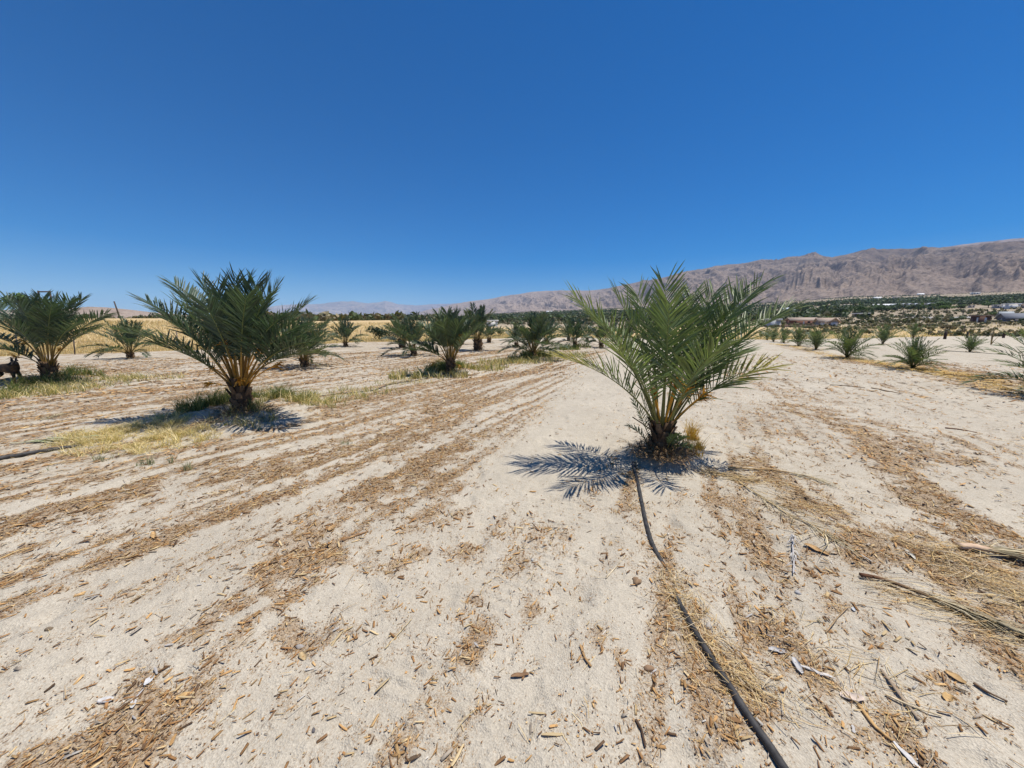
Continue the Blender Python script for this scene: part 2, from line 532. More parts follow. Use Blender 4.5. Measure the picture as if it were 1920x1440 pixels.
mountain('far_mountains', 'hazy blue far mountain range low on the horizon',
         [(430, 596), (480, 577), (520, 573), (560, 571), (600, 570), (640, 566), (662, 565), (690, 568), (710, 566), (722, 564), (745, 570), (780, 573), (830, 570), (900, 566), (980, 562), (1100, 560), (1250, 566)],
         ([-2, 2], [13500, 13500]), ([-2, 2], [18500, 18500]), M_ROCKF, 160, ncol=420, nrow=60)
mountain('low_hills', 'low pale tan hills behind the dry field on the left',
         [(-420, 585), (-200, 575), (-60, 582), (60, 580), (130, 578), (165, 575), (200, 576), (240, 580), (290, 586), (350, 590), (430, 597), (470, 602)],
         ([-2, 2], [900, 900]), ([-2, 2], [1900, 1900]), M_HILL, 180, ncol=300, nrow=50, amp=0.25)

# the pale dirt track climbing the mountain foot, and a paved road in the valley
def ribbon(name, label, pts, width, mat, lift):
    P = np.array(pts, float)
    n = 40
    t = np.linspace(0, len(P) - 1, n); i = np.minimum(t.astype(int), len(P) - 2); f = (t - i)[:, None]
    C = P[i] * (1 - f) + P[i + 1] * f
    T = np.gradient(C[:, :2], axis=0); T /= np.linalg.norm(T, axis=1)[:, None]
    N = np.stack([T[:, 1], -T[:, 0]], -1)
    V = []
    for sd in (-1, -0.33, 0.33, 1):
        xy = C[:, :2] + N * width / 2 * sd
        V.append(np.column_stack([xy, ground_z(xy[:, 0], xy[:, 1]) + lift]))
    V = np.stack(V, 1).reshape(-1, 3)
    q = [(a * 4 + j, a * 4 + j + 1, a * 4 + 5 + j, a * 4 + 4 + j) for a in range(n - 1) for j in range(3)]
    tag(link(name, make_mesh(name, V, quads=q, smooth=True, mats=(mat,))), label, kind='structure')

M_TRACK = mat_plain('dirt_track', (0.55, 0.49, 0.41), 0.95, 0.1, 0.1, 0.05)
M_ROAD = mat_plain('worn_asphalt', (0.30, 0.28, 0.26), 0.9, 0.2, 0.12, 0.2)
ribbon('dirt_track', 'pale dirt track climbing straight to the mountain foot', [far(1742, 547), far(1740, 543), far(1737, 538), far(1741, 533.5), far(1752, 531)], 14, M_TRACK, 1.2)
ribbon('road', 'pale paved road crossing the valley floor', [far(1690, 592), far(1730, 596), far(1765, 598.5), far(1810, 596), far(1850, 594)], 9, M_ROAD, 0.25)

# ------------------------------------------------------------------ haze
def build_haze():
    me = MB()
    S = 20500.0
    me.box((-S, -S, -4.0), (S, S, 1250.0))
    k = NT('haze_air')
    v = k.node('VolumePrincipled')
    v.inputs['Color'].default_value = (0.38, 0.62, 1.0, 1)
    v.inputs['Density'].default_value = HAZE
    k.l(v.outputs[0], k.out.inputs['Volume'])
    tag(link('haze', me.mesh('haze', k.m)), 'thin blue desert haze over the valley', kind='stuff')
HAZE = 4.0e-5
build_haze()

# ------------------------------------------------------------------ date palms
LEAF_A = np.array((0.046, 0.076, 0.050)); LEAF_B = np.array((0.128, 0.165, 0.060)); LEAF_BLUE = np.array((0.060, 0.088, 0.070))
YELLOW = np.array((0.42, 0.33, 0.07)); DRY = np.array((0.42, 0.30, 0.15))

def frond_shapes(P0, P1, P2, n=46, L=0.34, W=0.021, bare=0.3, seed=0, tone=0.5, tip_dry=0.0, rad=0.014, vlift=0.55, seg=14, cheap=False, petiole=(0.34, 0.22, 0.05), thin=0.0, jit=0.65):
    """one pinnate leaf: its stalk, and its folded leaflets standing out to both sides"""
    r = random.Random(seed)
    P0 = np.array(P0, float); P1 = np.array(P1, float); P2 = np.array(P2, float)
    def B(t): return (1 - t) ** 2 * P0 + 2 * t * (1 - t) * P1 + t * t * P2
    def T(t):
        d = 2 * (1 - t) * (P1 - P0) + 2 * t * (P2 - P1)
        return d / (np.linalg.norm(d) + 1e-9)
    ts = np.linspace(0, 1, seg)
    green = LEAF_A * (1 - tone) + LEAF_B * tone if tone < 1.5 else np.array((0.30, 0.215, 0.115))
    rg = np.array((0.16, 0.19, 0.06))
    pc = np.array(petiole)
    cols = []
    for t in ts:
        f = min(1, max(0, (t - bare * 0.75) / 0.3))
        c = pc * (1 - f) + rg * f
        if tip_dry: c = c * (1 - tip_dry * t ** 3) + YELLOW * tip_dry * t ** 3
        cols.append(c)
    ra = MB()
    ra.tube([B(t) for t in ts], [rad * (1.25 - 1.05 * t ** 0.8) for t in ts], 4 if cheap else 6, np.array(cols), flat=0.7)
    chord = P2 - P0
    az = np.array((chord[0], chord[1], 0.0)); la = np.linalg.norm(az)
    if la < 0.05: az = np.array((cos(seed), sin(seed), 0)); la = 1
    az /= la
    S0 = np.cross(az, (0, 0, 1.0))
    roll = r.uniform(-0.35, 0.35)
    lf = MB()
    V = []; C = []; Q = []; TR = []; nv = 0
    flen = np.linalg.norm(P1 - P0) + np.linalg.norm(P2 - P1)
    for side in (-1, 1):
        for i in range(n):
            f = (i + r.uniform(-0.3, 0.3)) / (n - 1); f = min(1, max(0, f))
            if thin and r.random() < thin: continue
            t = bare + (1 - bare) * f
            p = B(t); tg = T(t)
            S = S0 - tg * np.dot(S0, tg); S /= np.linalg.norm(S)
            N = np.cross(S, tg)
            if N[2] < 0 and abs(tg[2]) < 0.95: pass
            S2 = S * cos(roll) + N * sin(roll); N2 = N * cos(roll) - S * sin(roll)
            ang = radians(60 - 30 * f ** 1.3 + r.uniform(-jit * 12, jit * 12))
            v = vlift + jit * (r.choice((-0.38, 0.0, 0.4)) + r.uniform(-0.2, 0.2))
            v *= (1 - 0.35 * f)
            D = tg * cos(ang) + (S2 * side * cos(v) + N2 * sin(v)) * sin(ang)
            D /= np.linalg.norm(D)
            ll = L * (0.35 + 0.65 * min(1, f / 0.25)) * (1 - 0.34 * f ** 1.8) * r.uniform(0.9, 1.1)
            w = W * r.uniform(0.85, 1.1) * (0.75 + 0.25 * min(1, f / 0.2)) * (1 - 0.25 * f)
            wd = np.cross(D, N2); wd /= np.linalg.norm(wd) + 1e-9
            tw = r.uniform(-0.7, 0.7) * jit
            nn = np.cross(wd, D)
            wd2 = wd * cos(tw) + nn * sin(tw); nn = np.cross(wd2, D); 
            droop = np.array((0, 0, -1.0)) * ll * r.uniform(0.02, 0.20)
            sh = r.uniform(0.72, 1.28)
            c = green * sh
            if r.random() < 0.12: c = c * 0.6 + LEAF_BLUE * 0.8
            if tip_dry:
                k = tip_dry * max(0, (f - 0.35) / 0.65)
                c = c * (1 - k) + YELLOW * k * r.uniform(0.7, 1.1)
            ct = c * 1.05 if r.random() > 0.25 else c * 0.5 + DRY * 0.4
            if cheap:
                V += [p, p + D * ll * 0.45 + wd2 * w, p + D * ll + droop, p + D * ll * 0.4 - wd2 * w]
                C += [c, c, ct, c]; Q.append((nv, nv + 1, nv + 2, nv + 3)); nv += 4
            else:
                fold = nn * w * 0.55
                b0 = p + D * ll * 0.02; m0 = p + D * ll * 0.42 + droop * 0.15; e0 = p + D * ll * 0.78 + droop * 0.55
                V += [b0 - wd2 * w * 0.4 + fold * 0.3, b0, b0 + wd2 * w * 0.4 + fold * 0.3,
                      m0 - wd2 * w + fold, m0, m0 + wd2 * w + fold,
                      e0 - wd2 * w * 0.62 + fold * 0.5, e0, e0 + wd2 * w * 0.62 + fold * 0.5,
                      p + D * ll + droop]
                C += [c, c * 1.25, c, c, c * 1.25, c, c, c * 1.1, c, ct]
                a = nv
                Q += [(a, a + 1, a + 4, a + 3), (a + 1, a + 2, a + 5, a + 4), (a + 3, a + 4, a + 7, a + 6), (a + 4, a + 5, a + 8, a + 7)]
                TR += [(a + 6, a + 7, a + 9), (a + 7, a + 8, a + 9)]
                nv += 10
    lf.add(V, q=Q, t=TR, c=np.array(C))
    return ra, lf

def trunk_mesh(seed=0, r0=0.12, h=0.3, boots=26, tan=0.3):
    """short stem clad in old cut leaf bases and fibre"""
    r = random.Random(seed)
    mb = MB()
    hs = np.linspace(-0.06, h, 7)
    mb.tube([(0, 0, z) for z in hs], [r0 * (1.05 - 0.35 * (z / h) ** 2) for z in hs], 10, (0.085, 0.055, 0.035))
    for i in range(boots):
        z = -0.02 + h * (i / boots) * 0.95
        a = i * 2.399
        d = np.array((cos(a), sin(a), 0)); s = np.array((-sin(a), cos(a), 0)); up = np.array((0, 0, 1.0))
        b = d * r0 * 0.8 + up * z
        ln = r0 * r.uniform(0.7, 1.25); w = r0 * r.uniform(0.28, 0.42); th = r0 * 0.16
        o = d * ln * 0.5 + up * ln * 0.95
        c = np.array((0.16, 0.10, 0.055)) * r.uniform(0.4, 1.4) * (0.6 + tan)
        top = c * 1.25
        mb.add([b - s * w, b + s * w, b + s * w * 0.9 - d * th, b - s * w * 0.9 - d * th,
                b + o - s * w * 0.7, b + o + s * w * 0.7, b + o + s * w * 0.6 - d * th, b + o - s * w * 0.6 - d * th],
               q=[(0, 1, 5, 4), (1, 2, 6, 5), (2, 3, 7, 6), (3, 0, 4, 7), (4, 5, 6, 7)], c=np.array([c] * 4 + [top] * 4))
    return mb.mesh('trunk', M_TRUNK)

def fibre_mesh(seed, rad, n, up=0.12, c0=(0.30, 0.2, 0.1)):
    """dry leaf bits and fibres heaped round the foot of a stem"""
    r = random.Random(seed); mb = MB()
    for i in range(n):
        a = r.uniform(0, 2 * pi); rr = rad * r.random() ** 0.6
        p = np.array((cos(a) * rr, sin(a) * rr, r.uniform(0.0, up) * (1.15 - rr / rad) + 0.004))
        b = r.uniform(0, 2 * pi); e = r.uniform(-0.35, 0.55); l = r.uniform(0.05, 0.22) * (0.6 + rad)
        d = np.array((cos(b) * cos(e), sin(b) * cos(e), sin(e)))
        s = np.cross(d, (0, 0, 1.0)); s /= np.linalg.norm(s); w = r.uniform(0.002, 0.006) * (0.7 + rad)
        q = p + d * l; q[2] = max(q[2], 0.003)
        m = (p + q) / 2 + np.array((0, 0, r.uniform(0, 0.03)))
        c = np.array(c0) * r.uniform(0.45, 1.7)
        mb.add([p - s * w, p + s * w, m + s * w, m - s * w, q], q=[(0, 1, 2, 3)], t=[(3, 2, 4)], c=c)
    return mb.mesh('leaf_litter', M_STRAW)

def stalk_mesh(base, tip, seed, spread=0.10, n=22, c=(0.62, 0.30, 0.03)):
    """orange fruit stalk: a flat arching stem that ends in a brush of strands"""
    r = random.Random(seed); mb = MB()
    base = np.array(base, float); tip = np.array(tip, float); ln = np.linalg.norm(tip - base)
    mid = (base + tip) / 2 + np.array((0, 0, ln * 0.08))
    P = [(1 - t) ** 2 * base + 2 * t * (1 - t) * mid + t * t * tip for t in np.linspace(0, 1, 7)]
    mb.tube(P, [0.012, 0.012, 0.013, 0.015, 0.018, 0.022, 0.014], 6, np.array(c), flat=0.45)
    d = tip - base; d /= ln
    for i in range(n):
        e = d + np.array([r.uniform(-0.55, 0.55) for _ in range(3)]) + np.array((0, 0, -0.2)); e /= np.linalg.norm(e)
        l = spread * r.uniform(0.6, 1.5)
        s0 = tip - d * r.uniform(0, ln * 0.15)
        mb.tube([s0, s0 + e * l * 0.6, s0 + e * l + np.array((0, 0, -l * 0.25))], [0.006, 0.005, 0.003], 3, np.array(c) * r.uniform(0.7, 1.25), cap=False)
    return mb.mesh('fruit_stalk', M_RACHIS)

def tip_palm(label, px, py, tips, seed, tone, L, W, n=46, crown=0.28, r0=0.11, drys=(), group='date palms of the orchard', pull=0.91, petiole=(0.34, 0.22, 0.05), bare=0.3, rad=0.014):
    """a near palm: each frond reaches to a place measured in the photograph (pixel of its tip and depth before or behind the stem)"""
    g = on(px, py)
    root = thing('date_palm', label, 'palm tree', g, 0, group)
    r = random.Random(seed)
    link('trunk', trunk_mesh(seed, r0, crown + 0.08), root)
    for i, (tx, ty, dY) in enumerate(tips):
        tip = at_depth(tx, ty, g[1] + dY) - g
        a = math.atan2(tip[1], tip[0])
        P0 = np.array((cos(a) * r0 * 0.6, sin(a) * r0 * 0.6, crown * r.uniform(0.75, 1.1)))
        P2 = P0 + (tip - P0) * pull
        ln = np.linalg.norm(P2 - P0)
        elev = (P2[2] - P0[2]) / ln
        P1 = (P0 + P2) / 2 + np.array((0, 0, ln * (0.08 + 0.20 * (1 - elev)))) - np.array((cos(a), sin(a), 0)) * ln * 0.10
        dry = drys.get(i, 0.0) if drys else 0.0
        ra, lf = frond_shapes(P0, P1, P2, n, L, W, bare + r.uniform(-0.04, 0.04), seed * 100 + i, min(1, max(0, tone + r.uniform(-0.3, 0.3))), dry, rad=rad, petiole=np.array(petiole) * r.uniform(0.6, 1.25), thin=0.12 if dry else 0.0)
        fr = link('frond', ra.mesh('frond', M_RACHIS, True), root)
        lo = link('leaflets', lf.mesh('leaflets', M_LEAF), fr)
        if dry > 0.4: fr['label'] = 'low frond with a yellowed tip'
    return root, g

# --- the main palm
main_tips = [(1248, 508, -0.15), (1150, 532, 0.15), (1192, 530, 0.45), (1066, 540, 0.15), (1438, 513, 0.15),
             (1402, 522, 0.45), (1346, 527, 0.5), (1302, 532, 0.65), (1490, 563, 0.05), (1456, 680, -0.2), (1042, 660, -0.15), (1146, 640, -0.72),
             (1352, 640, -0.7), (1256, 545, -0.55), (1120, 590, 0.8), (1400, 650, 0.55),
             (1410, 590, 0.6)]
main, mg = tip_palm('large young date palm in the centre foreground with a black hose at its foot', 1240, 850, main_tips, 3, 0.85, 0.49, 0.0120, 42, 0.30, 0.125,
                    {9: 0.85, 10: 0.75, 11: 0.12}, petiole=(0.20, 0.19, 0.055))
link('leaf_litter', fibre_mesh(31, 0.37, 1000, 0.2, (0.24, 0.15, 0.075)), main)
for k, (tx, ty, dY) in enumerate([(1285, 735, 0.0), (1318, 742, -0.1), (1225, 738, 0.1), (1268, 720, -0.15), (1300, 722, 0.2)]):
    link('fruit_stalk', stalk_mesh((0.0, 0.0, 0.26), at_depth(tx, ty, mg[1] + dY) - mg, 40 + k, 0.12, 44), main)
for k, (tx, ty, dY) in enumerate([(1186, 782, 0.0)]):
    mb = MB(); tip = at_depth(tx, ty, mg[1] + dY) - mg
    mb.tube([(-0.05, 0, 0.22), tip * 0.6 + np.array((0, 0, 0.08)), tip], [0.009, 0.007, 0.008], 6, (0.12, 0.08, 0.04))
    link('cut_stalk', mb.mesh('cut_stalk', M_RACHIS), main)
for k, (tx, ty, dY, L) in enumerate([(1188, 752, 0.25, 0.13), (1202, 742, 0.15, 0.12), (1284, 820, -0.28, 0.1), (1292, 838, -0.3, 0.1), (1270, 815, -0.3, 0.1), (1180, 800, 0.2, 0.12)]):
    tip = at_depth(tx, ty, mg[1] + dY) - mg
    P0 = np.array((tip[0] * 0.3, tip[1] * 0.3, 0.04))
    ra, lf = frond_shapes(P0, (P0 + tip) / 2 + np.array((0, 0, 0.08)), tip, 22, L, 0.008, 0.25, 900 + k, 0.4, rad=0.006)
    fr = link('sucker_frond', ra.mesh('sucker_frond', M_RACHIS), main); link('leaflets', lf.mesh('leaflets', M_LEAF), fr)

# --- the big palm on the left
left_tips = [(262, 553, 0.0), (212, 612, -0.1), (318, 518, 0.2), (372, 512, 0.1), (402, 524, -0.35), (345, 534, 0.45), (440, 508, 0.0), (463, 511, 0.35),
             (482, 514, -0.25), (505, 514, 0.1), (524, 524, 0.3), (583, 558, 0.0), (616, 600, 0.15), (608, 655, -0.1), (596, 632, -0.45), (570, 600, -0.5),
             (300, 585, -0.65), (285, 640, -0.55), (462, 540, -0.8), (382, 560, -0.8), (530, 585, -0.65), (425, 590, 1.0), (500, 560, 0.95), (340, 590, 0.85),
             (556, 590, 0.8), (420, 545, -0.5), (330, 560, -0.3), (500, 545, -0.5), (450, 560, 0.5)]
leftp, lg = tip_palm('big dark date palm on a grassy mound left of the sandy lane', 455, 768, left_tips, 8, 0.12, 0.52, 0.0145, 44, 0.42, 0.15, {13: 0.15},
                     petiole=(0.36, 0.20, 0.04), bare=0.34, rad=0.017)
link('leaf_litter', fibre_mesh(32, 0.4, 500, 0.14, (0.26, 0.19, 0.10)), leftp)
for k, (tx, ty, dY, sp) in enumerate([(522, 682, -0.1, 0.10), (424, 645, -0.25, 0.14), (486, 655, -0.2, 0.1), (400, 690, 0.0, 0.1), (450, 712, -0.3, 0.1), (392, 718, -0.05, 0.07)]):
    link('fruit_stalk', stalk_mesh((0.0, -0.02, 0.34), at_depth(tx, ty, lg[1] + dY) - lg, 60 + k, sp * 1.2, 40), leftp)

# --- the palm at the left edge, with the dog
edge_tips = [(8, 548, 0.0), (58, 556, -0.2), (78, 548, 0.3), (108, 548, 0.2), (132, 552, -0.3), (158, 551, 0.1), (210, 580, 0.0), (188, 612, 0.35), (-32, 580, 0.0),
             (-55, 622, 0.0), (-20, 560, 0.5), (30, 556, -0.5), (98, 560, -0.8), (150, 598, -0.6), (18, 600, -0.7), (60, 590, 0.9), (130, 590, 0.85), (-10, 650, -0.3),
             (84, 575, -0.6), (110, 570, 0.5), (40, 580, 0.3)]
edgep, eg = tip_palm('dark date palm at the left edge beside the dog', 95, 712, edge_tips, 14, 0.1, 0.55, 0.0175, 42, 0.40, 0.16, petiole=(0.30, 0.19, 0.05), bare=0.36, rad=0.018)
link('leaf_litter', fibre_mesh(33, 0.5, 400, 0.16, (0.26, 0.17, 0.09)), edgep)
for k, (tx, ty, dY, sp) in enumerate([(28, 668, -0.1, 0.22), (112, 655, 0.1, 0.12), (45, 640, 0.1, 0.2)]):
    link('fruit_stalk', stalk_mesh((0.0, 0, 0.36), at_depth(tx, ty, eg[1] + dY) - eg, 70 + k, sp, 26), edgep)

# --- the palm in the middle distance left of the lane
mid_tips = [(778, 642, 0.0), (786, 604, 0.25), (800, 590, 0.0), (820, 582, 0.25), (838, 580, -0.2), (858, 580, 0.1), (876, 585, 0.0), (891, 594, 0.25), (906, 606, 0.0),
            (774, 655, -0.3), (830, 600, -0.8), (862, 600, -0.8), (884, 622, -0.6), (808, 622, -0.6), (845, 590, 0.7), (815, 600, 0.8), (880, 600, 0.8), (850, 585, -0.4), (868, 595, 0.4)]
midp, hg = tip_palm('bushy date palm with low left fronds, next beyond the big left palm', 845, 696, mid_tips, 21, 0.2, 0.54, 0.023, 36, 0.40, 0.15, petiole=(0.3, 0.2, 0.05), bare=0.36, rad=0.018)
link('leaf_litter', fibre_mesh(34, 0.45, 240, 0.15, (0.2, 0.16, 0.07)), midp)
for k, (tx, ty, dY, sp) in enumerate([(862, 635, -0.3, 0.2), (812, 680, 0.0, 0.12), (858, 684, -0.2, 0.14)]):
    link('fruit_stalk', stalk_mesh((0.0, 0, 0.36), at_depth(tx, ty, hg[1] + dY) - hg, 80 + k, sp, 20), midp)

# --- library of fronds for the palms farther off (length 1, reaching along +x)
LIB = {}
def frond_lib(kind):
    if LIB.get(kind): return LIB[kind]
    out = []
    for ci, (e1, e2) in enumerate([(86, 78), (80, 66), (74, 54), (64, 42), (50, 24), (36, 4)]):
        for v in range(3):
            P0 = np.array((0.0, 0, 0)); a1 = radians(e1); a2 = radians(e2)
            P1 = np.array((cos(a1), 0, sin(a1))) * 0.52
            P2 = np.array((cos(a2), (v - 1) * 0.08, sin(a2))) * (0.98 - 0.02 * ci)
            nn, LL, WW, tone, pet, br = kind
            ra, lf = frond_shapes(P0, P1, P2, nn, LL, WW, br, 500 + ci * 10 + v, tone + (v - 1) * 0.15, rad=0.010, cheap=True, seg=8, petiole=pet)
            m = MB()
            for src in (ra, lf):
                off = m.n
                for V_, C_ in zip(src.v, src.c): m.v.append(V_); m.c.append(C_); m.n += len(V_)
                m.q += [q + off for q in src.q]; m.t += [t + off for t in src.t]
            out.append(m.mesh('frond', M_LEAF))
    LIB[kind] = out
    return out

DARK = (32, 0.235, 0.015, 0.15, (0.30, 0.2, 0.06), 0.34)
FARK = (26, 0.24, 0.020, 0.16, (0.26, 0.18, 0.06), 0.34)
GREEN = (26, 0.21, 0.014, 0.65, (0.22, 0.2, 0.06), 0.16)
DEADK = (20, 0.16, 0.010, 2.0, (0.26, 0.17, 0.08), 0.3)
GREENF = (20, 0.21, 0.018, 0.55, (0.2, 0.17, 0.06), 0.16)
TRUNKS = [trunk_mesh(70, 0.08, 0.17, 18), trunk_mesh(71, 0.12, 0.30, 22, 0.6), trunk_mesh(72, 0.045, 0.07, 10)]
LITTER = [fibre_mesh(73, 0.2, 90, 0.05, (0.25, 0.18, 0.09)), fibre_mesh(74, 0.28, 90, 0.03, (0.45, 0.30, 0.12))]

def far_palm(label, px, py, top, kind, nf, seed, trunk=0, crown=0.12, low=5, group='date palms of the orchard', litter=0, lean=0.0, spread=1.0):
    g = on(px, py)
    h = at_depth(px, top, g[1])[2] - g[2]
    root = thing('date_palm', label, 'palm tree', g, 0, group)
    s = h / (1.0 + crown * 0.8)
    r = random.Random(seed)
    lib = frond_lib(kind)
    link('trunk', TRUNKS[trunk], root, scale=s)
    if litter is not None: link('leaf_litter', LITTER[litter], root, scale=s)
    a0 = r.uniform(0, 6.28); tilt = r.uniform(0.0, 0.22); ta = r.uniform(0, 6.28)
    nf = int(nf * 1.55)
    for i in range(nf):
        f = i / max(1, nf - 1)
        ci = min(low, int(f * (low + 1)))
        me = lib[ci * 3 + r.randrange(3)]
        k = s * r.uniform(0.86, 1.05) * (1.0 if ci < 4 else 0.92) * spread
        az = a0 + i * 2.399 + r.uniform(-0.25, 0.25)
        link('frond', me, root, (cos(az) * 0.03 * s, sin(az) * 0.03 * s, crown * s * r.uniform(0.8, 1.05)), (r.uniform(-0.12, 0.12), lean + r.uniform(-0.10, 0.10) + tilt * cos(az - ta), az), k)
    dead = frond_lib(DEADK)
    for i in range(r.choice((1, 2, 2, 3))):
        az = r.uniform(0, 6.28)
        link('dry_frond', dead[15 + r.randrange(3)], root, (cos(az) * 0.04 * s, sin(az) * 0.04 * s, crown * s * 0.7), (r.uniform(-0.2, 0.2), r.uniform(0.2, 0.7), az), s * r.uniform(0.5, 0.8))
    return root

PALMS = [
 ('small date palm with suckers at its foot, nearest the dry field on the left', 245, 672, 597, DARK, 17, 1, 0, 0.12, 5),
 ('date palm half hidden behind the big left palm, showing under its crown', 495, 658, 592, FARK, 16, 2, 0, 0.12, 4),
 ('date palm just right of the big left palm, its crown overlapping it', 571, 688, 594, DARK, 20, 3, 0, 0.12, 5),
 ('lone small date palm in front of the wire fence and dry field', 648, 650, 598, FARK, 16, 4, 0, 0.12, 5),
 ('left one of two close date palms beside the dark fence bush', 754, 652, 595, FARK, 16, 5, 1, 0.2, 4),
 ('right one of two close date palms, with suckers round its stem', 776, 667, 591, DARK, 18, 6, 0, 0.12, 5),
 ('date palm with a thick pale pruned trunk right of the bushy middle palm', 896, 657, 578, FARK, 17, 7, 1, 0.28, 4),
 ('small far date palm just right of the thick pale trunk', 917, 643, 608, FARK, 12, 8, 1, 0.2, 4),
 ('tiny far date palm in front of the white valley building', 936, 634, 611, FARK, 10, 9, 0, 0.12, 4),
 ('low date palm with a drooping left frond behind the next row palm', 968, 650, 606, FARK, 13, 10, 0, 0.1, 5),
 ('date palm on green grass in the middle distance left of the main palm', 999, 672, 588, DARK, 22, 11, 0, 0.12, 5),
 ('small far date palm peeping out right of the grassy middle palm', 1025, 645, 597, FARK, 14, 12, 0, 0.12, 4),
 ('tiny far date palm behind the fourth grassy row palm', 1066, 639, 602, FARK, 10, 13, 0, 0.12, 4),
 ('small date palm on a green mound, next beyond the grassy middle palm', 1078, 653, 597, FARK, 18, 14, 0, 0.12, 5),
 ('small date palm under the low left frond of the main palm', 1127, 652, 599, FARK, 16, 15, 0, 0.12, 5),
 ('far date palm mostly hidden behind the left half of the main palm', 1176, 645, 598, FARK, 14, 16, 0, 0.12, 5),
 ('far date palm hidden behind the stem side of the main palm', 1222, 637, 602, FARK, 12, 17, 0, 0.12, 5),
 ('second palm of the main row, seen through the right fronds of the main palm', 1318, 650, 600, GREENF, 14, 18, 0, 0.1, 5),
 ('tiny far date palm right of the fourth grassy row palm', 1101, 641, 603, FARK, 9, 41, 0, 0.12, 4),
 ('tiny far date palm above the low left frond of the main palm', 1150, 640, 604, FARK, 9, 42, 0, 0.12, 4),
 ('tiny far date palm between the bushy middle palm and the thick pale trunk', 866, 646, 602, FARK, 11, 43, 0, 0.12, 4),
 ('small far date palm left of the bushy middle palm', 812, 645, 601, FARK, 11, 44, 0, 0.12, 4),
 ('smallest and farthest green palm of the right hand row', 1426, 635, 618, GREENF, 9, 19, 2, 0.05, 4),
 ('tiny green palm, second from the far end of the right row', 1438, 638, 614, GREENF, 10, 20, 2, 0.05, 4),
 ('tiny green palm, third from the far end of the right row', 1450, 641, 612, GREENF, 12, 21, 2, 0.05, 4),
 ('tiny green palm, fourth from the far end of the right row', 1469, 643, 613, GREENF, 12, 22, 2, 0.05, 4),
 ('small upright green palm in the right row below the brown house', 1497, 649, 608, GREENF, 15, 23, 2, 0.06, 5),
 ('small two stemmed green palm in the right row below the white garage', 1530, 656, 612, GREEN, 16, 24, 2, 0.06, 4),
 ('green palm with pale dry lower leaves, second nearest of the right row', 1588, 671, 611, GREEN, 20, 25, 2, 0.05, 5),
 ('small green palm beyond the right row, left of the spreading one', 1655, 646, 607, GREENF, 15, 26, 2, 0.08, 4),
 ('dull green palm standing right behind the spreading green palm', 1712, 634, 606, GREENF, 12, 27, 2, 0.06, 4),
 ('spreading green palm in the right row beside a hose on the sand', 1711, 692, 629, GREEN, 22, 28, 2, 0.06, 5),
 ('small compact green palm left of the bare sapling', 1818, 660, 627, GREEN, 18, 29, 2, 0.06, 5),
 ('green palm cut by the right edge, its shadow reaching over the sand', 1990, 745, 590, GREEN, 24, 30, 2, 0.06, 5),
 ('green palm at the right edge beyond the posts', 1948, 640, 604, GREENF, 14, 31, 2, 0.06, 5),
]
for P_ in PALMS:
    lb, px, py, top, kind, nf, sd, tr, cr, low = P_
    far_palm(lb, px, py, top, kind, nf, sd, tr, cr, low, litter=1 if kind in (GREEN, GREENF) else 0)

